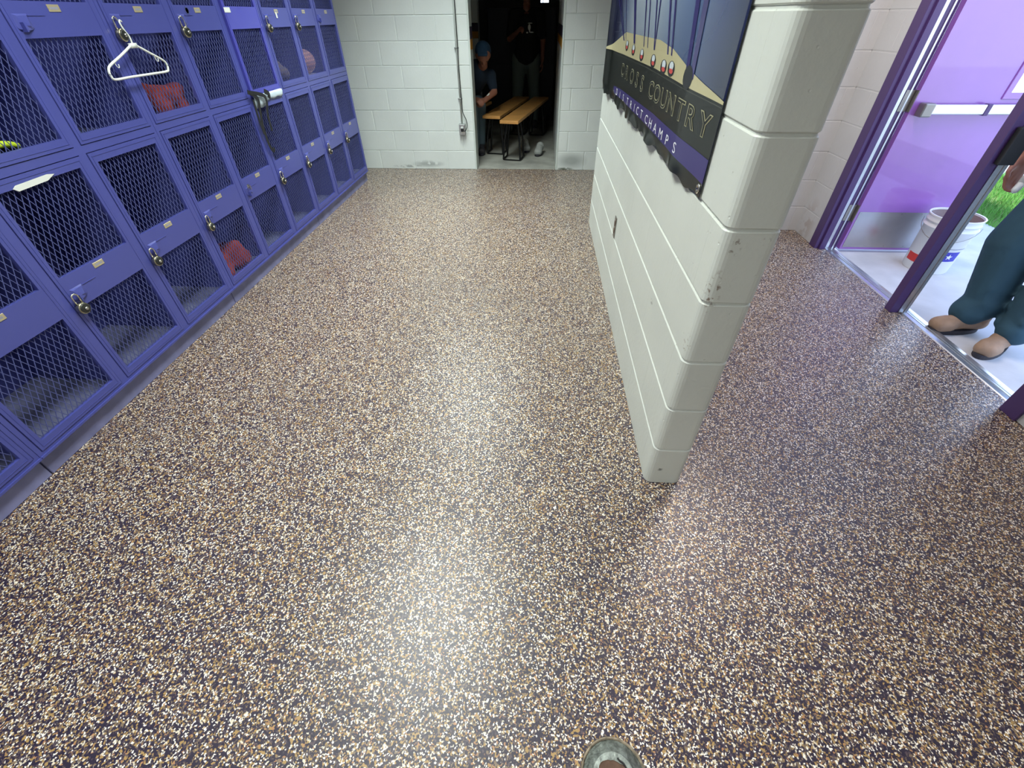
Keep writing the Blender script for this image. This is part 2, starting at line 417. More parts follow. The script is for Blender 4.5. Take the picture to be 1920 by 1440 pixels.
def door_bm(zr, th=.018):
    """zr: z breaks bottom..top: b, mesh2 lo, mesh2 hi, mesh1 lo, mesh1 hi, top"""
    bm = bmesh.new(); w = DW/2; s = .026
    b, l0, l1, u0, u1, t = zr
    bx(bm, -th, 0, -w, -w+s, b, t); bx(bm, -th, 0, w-s, w, b, t)
    for a, c in ((b, l0), (l1, u0), (u1, t)): bx(bm, -th, 0, -w+s, w-s, a, c)
    bmesh.ops.remove_doubles(bm, verts=list(bm.verts), dist=1e-5)
    # fine fold lines around the door edge and down both sides of the solid band
    for y in (-w+.012, w-.013): bx(bm, -.001, .0014, y, y+.0016, b+.012, t-.012)
    bx(bm, -.001, .0014, -w+.012, w-.012, t-.0135, t-.012); bx(bm, -.001, .0014, -w+.012, w-.012, b+.012, b+.0135)
    return bm
def latch_bm():
    bm = bmesh.new()
    # lift handle: small humped pocket with a padlock hasp and a pressed crease running to the right
    v = [(0, -.028, .018), (.008, -.022, .012), (.011, -.004, -.016), (.011, .012, -.016), (.004, .026, .013), (0, .032, .018), (0, .034, -.024), (.004, .02, -.028), (.012, -.006, -.030), (.004, -.030, -.026), (0, -.034, -.02)]
    vs = [bm.verts.new(p) for p in v]
    for f in ((0, 1, 4, 5), (1, 2, 3, 4), (4, 3, 7, 6, 5), (2, 8, 7, 3), (0, 10, 9, 1), (1, 9, 8, 2)): bm.faces.new([vs[i] for i in f])
    bx(bm, -.001, .0022, .03, .105, .012, .0145)
    bx(bm, 0, .022, -.022, -.017, -.034, -.006)
    bmesh.ops.recalc_face_normals(bm, faces=list(bm.faces)); return bm
src_mesh = bpy.data.meshes.new('x')
mp0 = obj('mesh_panel', mesh_bm(), M['mesh']); lt0 = obj('latch', latch_bm(), M['locker'])
def plate_bm(w=.027, h=.011):
    bm = bmesh.new(); bx(bm, -.0005, .0014, -w, w, -h, h); bev(bm, .0008)
    for y in (-w+.004, w-.004): lathe(bm, [(.0016, .001), (.0016, .0022), (0, .0026)], (0, y, 0), 'x', 8)
    bx(bm, .0010, .0016, -w+.009, w-.009, -h*.35, h*.35, 1); return bm
pl0 = obj('number_plate', plate_bm(), mats=[M['plate'], M['grey_print']])
big0 = obj('number_plate', plate_bm(.034, .012), mats=[M['paper'], M['white']])
LOW = (.120, .155, .485, .615, .938, .975); UP = (1.010, 1.045, 1.355, 1.462, 1.792, 1.830)
dl0 = obj('locker_door', door_bm(LOW), M['locker']); du0 = obj('locker_door', door_bm(UP), M['locker'])
protos = [mp0, lt0, pl0, big0, dl0, du0]
def locker_unit(y0, label, first, ncol=3):
    t = empty('locker_unit', label, 'locker', (0, 0, 0), 'three-column locker units along the left wall')
    y1 = y0+PW*ncol-.002
    bm = bmesh.new(); xf = XL; xb = XL-DEP; p = .0175
    bx(bm, xb, xb+.004, y0, y1, ZB, ZT)                       # back
    for k in range(ncol+1):
        y = y0+PW*k
        a = max(y-p, y0) if k else y0; b = min(y+p, y1) if k < ncol else y1
        bx(bm, xf-.02, xf, a, b, ZB, ZT)                      # posts
        c = min(max(y, y0+.001), y1-.001); bx(bm, xb, xf-.02, c-.001, c+.001, ZB, ZT)    # side sheets
    for z0, z1 in ((ZB, .117), (.978, 1.007), (1.833, ZT)):
        for k in range(ncol):
            bx(bm, xf-.02, xf, y0+PW*k+p, min(y0+PW*(k+1)-p, y1), z0, z1)
    bx(bm, xb, xf, y0, y1, ZT, ZT+.012)
    obj('locker_body', bm, M['locker'], t)
    for z in (.112, .992):
        obj('shelf', box_bm(xb+.004, xf-.021, y0+.002, y1-.002, z, z+.004), M['shelf'], t)
    obj('locker_base', box_bm(xb, XL-.024, y0+.002, y1-.002, 0, .088, .002), M['locker_base'], t)
    bm = bmesh.new(); bx(bm, xb, XL-.034, y0+.001, y1-.001, .085, ZB); bx(bm, XL-.034, XL+.006, y0, y1, .096, ZB)
    obj('base_lip', bm, M['locker'], t)
    for k in range(ncol):
        for tier in (0, 1):
            n = first+k; src = (dl0, du0)[tier]; zr = (LOW, UP)[tier]
            yc = y0+PW*(k+.5)
            d = link_copy(src, t, (XL+.003, yc, 0))
            if (n, tier) == (6, 1):
                d.data = du0.data.copy(); d.data.materials.clear(); d.data.materials.append(M['locker_new'])
                ang = R(1.6); hy = yc+DW/2
                d.location = (XL+.003+math.sin(ang)*DW/2, hy-math.cos(ang)*DW/2, 0); d.rotation_euler = (0, 0, ang)
            for (a, b) in ((zr[1], zr[2]), (zr[3], zr[4])):
                link_copy(mp0, d, (-.010, 0, (a+b)/2))
            zl = (.557, 1.412)[tier]
            if (n, tier) != (6, 1):
                l = link_copy(lt0, d, (0, -DW/2+.055, zl-(.004 if tier else .012)))
            if (n, tier) == (6, 1): link_copy(big0, d, (.001, -.17, 1.445))
            else: link_copy(pl0, d, (.0005, (-.0, .01)[tier], (.597, 1.442)[tier]))
    return t
U = [locker_unit(col_y(-2), 'nearest purple mesh locker unit cut off by the photo left edge', -2),
     locker_unit(col_y(1), 'purple mesh locker unit with a white paper strip on a lower door', 1),
     locker_unit(col_y(4), 'purple mesh locker unit on which the white hanger hangs', 4),
     locker_unit(col_y(7), 'farthest purple mesh locker unit beside the white block wall', 7)]
for o in protos: bpy.data.objects.remove(o)

# padlocks
def padlock(loc, label, rz=0, tilt=-20, dial=True):
    t = empty('padlock', label, 'padlock', loc, 'combination padlocks on the lockers')
    t.rotation_euler = (0, R(tilt), R(rz))
    bm = bmesh.new(); r = .0245
    lathe(bm, [(0, -.011), (r*.9, -.011), (r, -.008), (r, .006), (r*.94, .010), (r*.86, .0115), (0, .0115)], (0, 0, -.045), 'x', 28)
    obj('lock_body', bm, M['lockbody'], t, True)
    bm = bmesh.new(); lathe(bm, [(r*.8, .010), (r*.8, .0135), (r*.62, .015), (0, .015)], (0, 0, -.045), 'x', 24)
    d = obj('dial', bm, M['dial'], t, True)
    bm = bmesh.new(); lathe(bm, [(r*.3, .014), (r*.26, .022), (0, .022)], (0, 0, -.045), 'x', 12)
    obj('dial_knob', bm, M['steel'], t, True)
    pts = [(0, -.0125, -.026)]+[(0, -.0125*math.cos(a), .006+.0125*math.sin(a)) for a in [PI*k/10 for k in range(11)]]+[(0, .0125, -.026)]
    bm = bmesh.new(); tube(bm, pts, .0034, 10)
    obj('shackle', bm, M['steel'], t, True)
    return t
LK = XL+.021
low = [(2, 'round grey combination padlock, largest and lowest, on the lower door under the white strip'),
       (3, 'combination padlock on the lower locker door third from the left edge'),
       (4, 'combination padlock on the lower locker with red clothing inside'),
       (6, 'combination padlock on the lower locker below the hanging black strap'),
       (7, 'combination padlock on the lower locker just right of the black strap locker'),
       (8, 'combination padlock on the last but one lower locker before the block wall'),
       (9, 'small combination padlock on the last lower locker by the block wall')]
for n, lab in low:
    padlock((LK, col_y(n)+.036, .532), lab, random.uniform(-12, 12), 0)
up = [(4, 'combination padlock on the upper door holding the white hanger'), (5, 'combination padlock on the upper door right of the white hanger'),
      (7, 'combination padlock on the upper door beside the brighter purple door'), (8, 'combination padlock on the upper locker holding the mauve ball')]
for n, lab in up:
    padlock((LK, col_y(n)+.045, 1.398), lab, random.uniform(-14, 14), 0)

# bare key-lock latch on column 5 lower
bm = bmesh.new(); lathe(bm, [(.013, 0), (.013, .004), (.008, .006), (.008, .012), (0, .012)], (0, 0, 0), 'x', 16); bx(bm, .004, .016, -.003, .003, -.02, .008)
o = obj('latch_pull', bm, M['steel']); o.location = (XL+.018, col_y(5)+.062, .572)
tag(o, 'small silver latch pull on the only lower locker without a padlock', 'latch')
# white paper strip on lower door of column 2
bm = bmesh.new(); ys = [1.535, 1.565, 1.68, 1.705, 1.675, 1.56]; 
v = [(0, 1.533, .944), (0, 1.548, .932), (0, 1.672, .936), (0, 1.712, .950), (0, 1.683, .956), (0, 1.548, .952)]
f = bm.faces.new([bm.verts.new((XL+.0045, p[1], p[2]-.004)) for p in v]); r = bmesh.ops.extrude_face_region(bm, geom=[f])
for q in r['geom']:
    if isinstance(q, bmesh.types.BMVert): q.co.x += .0012
bmesh.ops.recalc_face_normals(bm, faces=list(bm.faces))
tag(obj('paper_strip', bm, M['paper']), 'torn white paper strip stuck along the top of a lower locker door', 'paper strip')
bm = bmesh.new(); bx(bm, XL+.0042, XL+.006, 3.925, 3.946, 1.405, 1.436); bev(bm, .0006)
tag(obj('paper_tag', bm, M['paper']), 'small white paper tag on an upper door of the farthest lockers', 'paper tag')
bm = bmesh.new(); lathe(bm, [(.0, 0), (.017, 0), (.017, .0008), (.012, .0008), (.012, .0)], (XL+.0038, 2.94, 1.44), 'x', 20)
tag(obj('round_sticker', bm, M['mesh']), 'faint round sticker on the upper door right of the hanger', 'sticker')

# clothes hanger
t = empty('clothes_hanger', 'white plastic clothes hanger hung on an upper locker padlock', 'clothes hanger', (0, 0, 0))
hx = XL+.035
P = lambda y, z, dx=0: (hx+dx, y, z)
bm = bmesh.new()
loop = [P(2.392, 1.318), P(2.30, 1.284), P(2.215, 1.255), P(2.193, 1.238), P(2.190, 1.218), P(2.205, 1.205), P(2.30, 1.206), P(2.45, 1.206), P(2.545, 1.207), P(2.562, 1.216), P(2.566, 1.236), P(2.548, 1.254), P(2.48, 1.286), P(2.408, 1.320)]
tube(bm, bez(loop, 8), .0048, 10)
for (y0, y1, z0, z1) in ((2.392, 2.408, 1.306, 1.324),): bx(bm, hx-.006, hx+.006, y0-.012, y1+.012, z0, z1)
obj('hanger_frame', bm, M['white'], t, True)
bm = bmesh.new(); hk = [P(2.400, 1.32), P(2.403, 1.345), P(2.392, 1.372, -.002), P(2.388, 1.394, -.004), P(2.397, 1.404, -.006), P(2.407, 1.399, -.008)]
tube(bm, bez(hk, 8), .0034, 8); obj('hook', bm, M['white'], t, True)
for y, z in ((2.245, 1.262), (2.505, 1.268)):
    bm = bmesh.new(); tube(bm, bez([P(y, z+.004), P(y+.004, z-.014), P(y+.014, z-.018), P(y+.018, z-.006)], 6), .0018, 6); obj('strap_hook', bm, M['white'], t, True)

# things in and on the lockers
def lumps(name, c, rad, m, label, cat, n=9, seed=1, vox=.012):
    rnd = random.Random(seed); segs = []
    for i in range(n):
        a = Vector(c)+Vector((rnd.uniform(-1, 1)*rad[0]*.6, rnd.uniform(-1, 1)*rad[1]*.6, rnd.uniform(-1, 1)*rad[2]*.55))
        b = a+Vector((rnd.uniform(-1, 1)*rad[0]*.4, rnd.uniform(-1, 1)*rad[1]*.4, rnd.uniform(-1, 1)*rad[2]*.3))
        r = min(rad)*.62; segs.append((a, r, b, r*.8))
    o = organic(name, segs, m, None, vox, 3)
    zf = .9975 if c[2] > .9 else .1175
    k = int((c[1]-P0)//PW); ya, yb = P0+PW*k+.006, P0+PW*(k+1)-.006
    for v in o.data.vertices:      # cloth settles flat on the shelf and against the door and side sheets
        v.co.x = min(max(v.co.x, XL-DEP+.01), XL-.024); v.co.y = min(max(v.co.y, ya), yb); v.co.z = max(v.co.z, zf)
    return tag(o, label, cat)
xin = XL-.16
lumps('jersey', (xin+.02, 2.64, 1.075), (.10, .13, .075), M['redcloth'], 'crumpled red jersey inside the upper locker behind the hanger', 'clothing', 12, 3)
lumps('red_shirt', (xin+.03, 2.56, .205), (.1, .14, .09), M['redcloth'], 'crumpled faded red shirt in a lower locker', 'clothing', 12, 5)
lumps('dark_bag', (xin, 3.93, 1.10), (.1, .13, .1), mat('brown_grey_nylon', srgb(92, 80, 84), .8), 'brown grey bag in an upper locker of the farthest unit', 'bag', 10, 8)
# shoe with neon trim in column 2 upper
t = empty('running_shoe', 'navy shoe with neon yellow trim in the upper locker at the left edge', 'shoe', (XL-.09, 1.60, .998))
organic('shoe_upper', [((0, -.09, .045), .04, (0, .02, .04), .04), ((0, .02, .04), .042, (0, .10, .03), .032), ((0, -.09, .05), .038, (0, -.07, .085), .034)], M['navycloth'], t, .007, 3)
bm = bmesh.new(); tube(bm, bez([(.036, -.1, .07), (.043, -.04, .06), (.046, .04, .066), (.036, .10, .05)], 6), .011, 8); obj('trim', bm, M['neon'], t, True)
obj('shoe_sole', box_bm(-.042, .042, -.13, .13, 0, .016, .006, 2), M['navycloth'], t)
# mauve ball on a folded towel
bm = bmesh.new(); bmesh.ops.create_uvsphere(bm, u_segments=32, v_segments=20, radius=1)
for v in bm.verts: v.co = Vector((v.co.x*.085, v.co.y*.125, v.co.z*.085))
o = obj('ball', bm, M['mauve'], None, True); o.location = (XL-.118, 4.45, 1.122); tag(o, 'mauve rounded ball on a folded white towel in an upper locker', 'ball')
bm = bmesh.new()
for i in range(3): bx(bm, XL-.21, XL-.024, 4.34, 4.54, .998+.013*i, .009+1.0+.013*i)
bev(bm, .003); tag(obj('folded_towel', bm, M['white']), 'folded white towel under the mauve ball', 'towel')
# pale cloth and black strap under the ajar bright door
bm = bmesh.new(); prof = [(XL-.10, .999), (XL-.05, 1.002), (XL-.004, 1.0125), (XL+.012, 1.012), (XL+.016, 1.003), (XL+.012, .975), (XL+.010, .945)]
ys = [3.275+.02*i for i in range(21)]; grid = []
for j, y in enumerate(ys):
    row = []
    for i, (x, z) in enumerate(prof):
        zz = z
        if i >= 5: zz = z+(.03 if y > 3.42 else 0)*(1 if i == 6 else .3) + .003*math.sin(j*1.3)
        row.append(bm.verts.new((x+.0015*math.sin(j*.9+i), y, zz)))
    grid.append(row)
for j in range(len(ys)-1):
    for i in range(len(prof)-1): bm.faces.new((grid[j][i], grid[j+1][i], grid[j+1][i+1], grid[j][i+1]))
o = obj('pale_cloth', bm, M['towel'], None, True); s = o.modifiers.new('s', 'SOLIDIFY'); s.thickness = .003
tag(o, 'pale cloth lying over the rail under the ajar upper door', 'cloth')
t = empty('bag_strap', 'black webbing straps hanging from the ajar locker door down the lower one', 'strap', (0, 0, 0))
def ribbon(pts, w, m, parent, name='strap', th=.002, flat='y'):
    pts = bez(pts, 10); bm = bmesh.new(); rows = []
    for i, p in enumerate(pts):
        d = (pts[min(i+1, len(pts)-1)]-pts[max(i-1, 0)]).normalized()
        s = d.cross(Vector((1, 0, 0))).normalized()*w/2
        rows.append([bm.verts.new(p+s+Vector((th, 0, 0))), bm.verts.new(p-s+Vector((th, 0, 0))), bm.verts.new(p-s), bm.verts.new(p+s)])
    for a, b in zip(rows[:-1], rows[1:]):
        for k in range(4): bm.faces.new((a[k], a[(k+1) % 4], b[(k+1) % 4], b[k]))
    bm.faces.new(rows[0]); bm.faces.new(list(reversed(rows[-1]))); bmesh.ops.recalc_face_normals(bm, faces=list(bm.faces))
    return obj(name, bm, m, parent)
sx = XL+.02
ribbon([(sx, 3.215, 1.045), (sx+.006, 3.27, 1.02), (sx+.006, 3.30, .99), (sx+.004, 3.285, .94), (sx, 3.262, .85), (sx, 3.258, .74), (sx, 3.285, .69), (sx, 3.31, .70)], .024, M['black'], t)
ribbon([(sx+.004, 3.23, 1.04), (sx+.010, 3.32, 1.022), (sx+.010, 3.385, 1.0), (sx+.008, 3.39, .96), (sx+.004, 3.36, .90), (sx+.003, 3.35, .80)], .022, M['black'], t)
ribbon([(sx+.010, 3.40, 1.028), (sx+.014, 3.44, 1.01), (sx+.012, 3.43, .985)], .03, M['black'], t)
ribbon([(sx+.004, 3.245, 1.0), (sx+.004, 3.235, .9), (sx+.003, 3.24, .8)], .02, M['black'], t)

# ------------------------------------------------------------------ far wall fittings
t = empty('electrical_box', 'grey surface outlet box low on the far block wall', 'electrical box', (-.897, YF, .425))
bm = bmesh.new(); bx(bm, -.036, .036, -.045, 0, -.055, .055); bev(bm, .006, 3); obj('box_body', bm, M['grey_metal'], t)
bm = bmesh.new(); bx(bm, -.033, .033, -.049, -.044, -.05, .05); bev(bm, .002, 1)
obj('cover_plate', bm, M['alu'], t)
for z in (-.02, .02):
    bm = bmesh.new(); lathe(bm, [(.015, -.048), (.015, -.0515), (0, -.0515)], (0, 0, z), 'y', 16); obj('receptacle', bm, M['white'], t)
t = empty('conduit', 'thin white painted conduit running up the far wall from the outlet box', 'conduit', (-.900, YF, .48))
bm = bmesh.new(); tube(bm, [(0, -.014, 0), (0, -.014, 2.27)], .0095, 12); obj('conduit_pipe', bm, M['jamb'], t, True)
for z in (.23, .67, 1.3):
    bm = bmesh.new(); bx(bm, -.022, .022, -.026, -.001, z, z+.014); bev(bm, .003); obj('pipe_clip', bm, M['grey_metal'], t)
cab = [(-.888, YF-.028, 2.74), (-.886, YF-.028, 2.0), (-.884, YF-.028, 1.3), (-.888, YF-.028, 1.0), (-.884, YF-.028, .72), (-.880, YF-.03, .60), (-.845, YF-.04, .52), (-.838, YF-.05, .46), (-.862, YF-.06, .415), (-.893, YF-.062, .425)]
bm = bmesh.new(); tube(bm, bez(cab, 10), .0042, 8); t = empty('power_cord', 'thin black cord running down the conduit and plugged into the outlet box', 'cord', (0, 0, 0)); obj('cord', bm, M['blackrub'], t, True)
bm = bmesh.new(); bx(bm, -.91, -.878, YF-.074, YF-.053, .41, .44); bev(bm, .004, 2); obj('plug', bm, M['blackrub'], t)

# far doorway frame (no leaf)
bm = bmesh.new()
bx(bm, -.778, -.757, YF-.004, YF+.20, 0, 2.131); bx(bm, .187, .208, YF-.004, YF+.20, 0, 2.131); bx(bm, -.778, .208, YF-.004, YF+.20, 2.11, 2.14)
bev(bm, .0025); o = obj('door_1', bm, M['jamb']); o['kind'] = 'structure'
for x in (-.7565, .1865):
    for z0, z1, mm in ((1.14, 1.225, 'gold'), (1.225, 1.325, 'navy')):
        s = -1 if x > 0 else 1
        q = obj('stripe', box_bm(min(x, x+.0015*s), max(x, x+.0015*s), YF+.0, YF+.19, z0, z1), M[mm], o)

# outlet plate on partition
t = empty('wall_outlet', 'small tarnished outlet plate low on the left face of the partition', 'wall outlet', (XP0, 2.525, .463))
bm = bmesh.new(); bx(bm, -.005, -.0005, -.026, .026, -.058, .058); bev(bm, .0015); obj('outlet_plate', bm, M['hinge'], t)
for z in (-.021, .021):
    bm = bmesh.new(); lathe(bm, [(.016, -.0045), (.016, -.0065), (0, -.0065)], (0, 0, z), 'x', 16); obj('receptacle', bm, M['rust'], t)

# ------------------------------------------------------------------ poster
def smooth(a, b, x):
    t = min(max((x-a)/(b-a), 0), 1); return t*t*(3-2*t)
PY0, PY1, PZ0, PZ1 = 1.272, 3.70, 1.015, 2.30
def psurf(y, z, off=0):
    w = .006+.010*smooth(PY0, PY0+.35, y)
    w += (.008*math.sin(y*13.0+.6)+.004*math.sin(y*29))*smooth(1.062, 1.02, z)*smooth(PY0+.02, PY0+.3, y)
    w += .03*smooth(3.45, 3.70, y)*(1-.5*smooth(3.60, 3.70, y))
    zz = z+(.006*math.sin(y*21)+.004*math.sin(y*47+1)-.008*smooth(1.6, 2.6, y))*smooth(1.055, 1.015, z)
    return Vector((XP0-w-off, y, zz))
def poster_mat():
    m = bpy.data.materials.new('poster_print'); m.use_nodes = True; nt = m.node_tree; N = nt.nodes; L = nt.links; b = N['Principled BSDF']
    uv = N.new('ShaderNodeUVMap'); sp = N.new('ShaderNodeSeparateXYZ'); L.new(uv.outputs[0], sp.inputs[0])
    r = N.new('ShaderNodeValToRGB'); e = r.color_ramp.elements       # along the length, near end = 0
    e[0].position = 0; e[0].color = srgb(44, 52, 84); e[1].position = 1; e[1].color = srgb(16, 18, 40)
    for p_, c_ in ((.07, srgb(66, 82, 128)), (.16, srgb(92, 116, 162)), (.25, srgb(128, 150, 186)), (.38, srgb(186, 204, 222)), (.62, srgb(196, 210, 224)), (.74, srgb(120, 136, 168)), (.84, srgb(44, 48, 84))):
        q = e.new(p_); q.color = c_
    L.new(sp.outputs[0], r.inputs[0])
    r2 = N.new('ShaderNodeValToRGB'); e = r2.color_ramp.elements; e[0].position = .17; e[0].color = (.25, .25, .3, 1); e[1].position = .42; e[1].color = (1, 1, 1, 1)
    L.new(sp.outputs[1], r2.inputs[0])
    mx = N.new('ShaderNodeMix'); mx.data_type = 'RGBA'; mx.blend_type = 'MULTIPLY'; mx.inputs[0].default_value = .75
    L.new(r.outputs[0], mx.inputs[6]); L.new(r2.outputs[0], mx.inputs[7])
    L.new(mx.outputs[2], b.inputs['Base Color']); b.inputs['Roughness'].default_value = .25; b.inputs['Coat Weight'].default_value = .3
    return m
pm = poster_mat()
t = empty('poster', 'long glossy sports banner with hanging ribbons on the partition wall', 'poster', (XP0, 2.4, 1.6))
tl = Vector((XP0, 2.4, 1.6))
def pobj(name, bm, m, smooth_=True):
    for v in bm.verts: v.co -= tl
    return obj(name, bm, m, t, smooth_)
NY, NZ = 150, 60
bm = bmesh.new(); g = []
ZS = [PZ0+.006*j for j in range(10)]+[1.075+(PZ1-1.075)*(j/(NZ-10)) for j in range(NZ-9)]
uvl = bm.loops.layers.uv.new('UVMap')
for i in range(NY+1):
    y = PY0+(PY1-PY0)*i/NY
    g.append([bm.verts.new(psurf(y, ZS[j])) for j in range(NZ+1)])
for i in range(NY):
    for j in range(NZ):
        f = bm.faces.new((g[i][j], g[i][j+1], g[i+1][j+1], g[i+1][j]))
        for lp, (a, b_) in zip(f.loops, ((i, j), (i, j+1), (i+1, j+1), (i+1, j))): lp[uvl].uv = (a/NY, (ZS[b_]-PZ0)/(PZ1-PZ0))
sheet = pobj('banner_sheet', bm, pm); s = sheet.modifiers.new('s', 'SOLIDIFY'); s.thickness = .0012; s.offset = 0
def print_poly(name, rows, col, off, rough=.3):
    """rows: list of (y, zlow, zhigh) strips"""
    bm = bmesh.new(); pr = []
    ys = []
    for a, b in zip(rows[:-1], rows[1:]):
        n = max(1, int(abs(b[0]-a[0])/.016))
        for k in range(n):
            f = k/n; ys.append((a[0]+(b[0]-a[0])*f, a[1]+(b[1]-a[1])*f, a[2]+(b[2]-a[2])*f))
    ys.append(rows[-1])
    for (y, z0, z1) in ys:
        n = 36 if name.startswith('dark') else 14
        pr.append([bm.verts.new(psurf(y, z0+(z1-z0)*k/n, off)) for k in range(n+1)])
    for a, b in zip(pr[:-1], pr[1:]):
        for k in range(len(a)-1): bm.faces.new((a[k], a[k+1], b[k+1], b[k]))
    return pobj(name, bm, mat('print_'+name, col, rough, 0, .3, .12))
print_poly('dark_lower_print', [(PY0, PZ0, 1.243), (1.72, PZ0, 1.24), (2.26, PZ0, 1.25), (PY1, PZ0, 1.236)], srgb(15, 19, 18), .0014)
print_poly('printed_table', [(1.275, 1.236, 1.243), (1.45, 1.238, 1.262), (1.63, 1.240, 1.286), (1.85, 1.243, 1.318), (2.08, 1.247, 1.334), (2.97, 1.242, 1.336), (3.3, 1.238, 1.29), (3.66, 1.236, 1.242)], srgb(190, 182, 142), .0020)
print_poly('printed_table_edge', [(1.275, 1.228, 1.2305), (2.26, 1.236, 1.239), (3.4, 1.226, 1.229)], srgb(70, 72, 66), .0022)
print_poly('purple_text_band', [(PY0, 1.052, 1.112), (2.0, 1.058, 1.112), (2.9, 1.052, 1.092), (3.2, 1.045, 1.078)], srgb(54, 44, 112), .0020)
# ribbons and medals
RB = [(2.80, 2.66, .062), (2.50, 2.40, .022), (2.41, 2.31, .018), (2.27, 2.17, .02), (2.20, 2.16, .018), (2.03, 1.92, .026), (1.95, 1.86, .024), (1.67, 1.62, .046), (1.585, 1.565, .046), (3.36, 3.02, .03), (3.28, 3.0, .02), (3.1, 2.94, .014)]
bm = bmesh.new()
for (yt, yb, w) in RB:
    zb = 1.300 if yb > 1.7 else 1.262; rows = []
    for k in range(15):
        f = k/14; z = zb+(2.0-zb)*f; s_ = (z-zb)/(1.45-zb); y = yb+(yt-yb)*s_
        if y > PY1-.02: break
        ww = w*(.75+.25*min(s_, 1)); rows.append((bm.verts.new(psurf(y-ww/2, z, .0026)), bm.verts.new(psurf(y+ww/2, z, .0026))))
    for a, b in zip(rows[:-1], rows[1:]): bm.faces.new((a[0], a[1], b[1], b[0]))
pobj('printed_ribbons', bm, mat('print_ribbons', srgb(38, 28, 104), .3, 0, .5, .3))
def spot(name, y, z, ry, rz, m, off, parent=None):
    bm = bmesh.new(); bm.faces.new([bm.verts.new(psurf(y+ry*math.cos(2*PI*k/14), z+rz*math.sin(2*PI*k/14), off)) for k in range(14)])
    o = pobj(name, bm, m)
    if parent: o.parent = parent
    return o
MD = [(2.88, 1.285), (2.66, 1.278), (2.42, 1.272), (2.15, 1.268), (1.95, 1.264), (1.83, 1.268)]
m1, m2, m3 = mat('print_medal_shade', srgb(24, 26, 34), .3), mat('print_medal', srgb(206, 216, 220), .3), mat('print_medal_red', srgb(206, 76, 72), .3)
for y, z in MD:
    q = spot('printed_medal', y, z-.002, .05, .022, m1, .0029)
    spot('medal_disc', y, z+.006, .03, .012, m2, .0032, q); spot('medal_edge', y-.005, z-.008, .028, .007, m3, .0035, q)
spot('printed_medal', 1.605, 1.262, .05, .03, m1, .0029)
# lettering
def glyph(txt, size=1.0, font_off=0):
    cu = bpy.data.curves.new('t', 'FONT'); cu.body = txt; cu.size = size; cu.offset = font_off; cu.resolution_u = 3
    o = bpy.data.objects.new('t', cu); C.objects.link(o)
    dg = bpy.context.evaluated_depsgraph_get(); me = bpy.data.meshes.new_from_object(o.evaluated_get(dg))
    bpy.data.objects.remove(o); return me
def lettering(name, items, h, wf, col, off, fo=0, rough=.4):
    """items: (char, y centre, z base); text runs towards -y"""
    m_ = mat('print_'+name, col, rough)
    for (ch, yc, zb) in items:
        bm = bmesh.new()
        me = glyph(ch, 1, fo); xs = [v.co.x for v in me.vertices]; ysz = [v.co.y for v in me.vertices]
        if not xs: continue
        cx = (min(xs)+max(xs))/2; y0 = 0; b2 = bmesh.new(); b2.from_mesh(me)
        for _ in range(1): bmesh.ops.subdivide_edges(b2, edges=[e for e in b2.edges if e.calc_length() > .15], cuts=3)
        mp = {}
        for v in b2.verts: mp[v.index] = None
        b2.verts.ensure_lookup_table(); b2.verts.index_update()
        nv = [bm.verts.new(psurf(yc-(v.co.x-cx)*wf, zb+v.co.y*h/.7, off)) for v in b2.verts]
        for f in b2.faces:
            try: bm.faces.new([nv[v.index] for v in f.verts])
            except ValueError: pass
        b2.free(); pobj(name, bm, m_, False)
DC = list(zip('DISTRICTCHAMPS', (3.03, 2.90, 2.77, 2.62, 2.50, 2.40, 2.31, 2.21, 2.09, 2.00, 1.905, 1.80, 1.695, 1.585)))
lettering('white_letter', [(c, y, 1.062 if y < 2.2 else 1.062-.012*(y-2.2)/.8) for c, y in DC], .031, .085, srgb(236, 236, 240), .0030)
CC = list(zip('CROSSCOUNTRY', (2.93, 2.76, 2.60, 2.45, 2.31, 2.10, 1.98, 1.86, 1.74, 1.61, 1.49, 1.37)))
lettering('letter_outline', [(c, y, 1.150) for c, y in CC], .056, .15, srgb(176, 172, 136), .0024, .022)
lettering('dark_letter', [(c, y, 1.150) for c, y in CC], .056, .15, srgb(28, 32, 30), .0032, -.006)
# grommet
bm = bmesh.new(); c = psurf(PY0+.022, 1.034, .0015)
lathe(bm, [(.006, 0), (.006, -.003), (.013, -.003), (.014, 0)], c, 'x', 20); pobj('grommet', bm, M['steel'])

# ------------------------------------------------------------------ entrance doorway (door_2): frame, mullion, leaf
fo = bpy.data.objects.new('door_2', None); C.objects.link(fo); fo['kind'] = 'structure'
YJ1, YJ0 = 3.372, 1.560
bm = bmesh.new()
for (a, b) in ((YJ1, YJ1+.085), (YJ0-.085, YJ0)): bx(bm, XD-.012, XD+.15, a, b, 0, 2.14)
bx(bm, XD-.012, XD+.15, YJ0-.085, YJ1+.085, 2.135, 2.19); bev(bm, .003, 2)
for (a, b) in ((YJ1-.016, YJ1), (YJ0, YJ0+.016)): bx(bm, XD+.02, XD+.062, a, b, 0, 2.135)
obj('door_frame', bm, M['frame_paint'], fo)
bm = bmesh.new(); bx(bm, XD+.063, XD+.088, YJ1-.010, YJ1+.001, 0.005, 2.13); bev(bm, .0015)
for i in range(9): bx(bm, XD+.066, XD+.086, YJ1-.0112, YJ1-.009, .18+.22*i, .184+.22*i)
obj('weather_strip', bm, M['alu'], fo)
bm = bmesh.new(); bx(bm, XD+.118, XD+.128, YJ1-.006, YJ1+.001, 0.005, 2.13); obj('seal_strip', bm, M['alu'], fo)
bm = bmesh.new(); bx(bm, XD-.004, XD+.072, 2.412, 2.466, 0, 2.135); bev(bm, .004, 2)
mu = obj('mullion', bm, M['frame_paint'], fo)
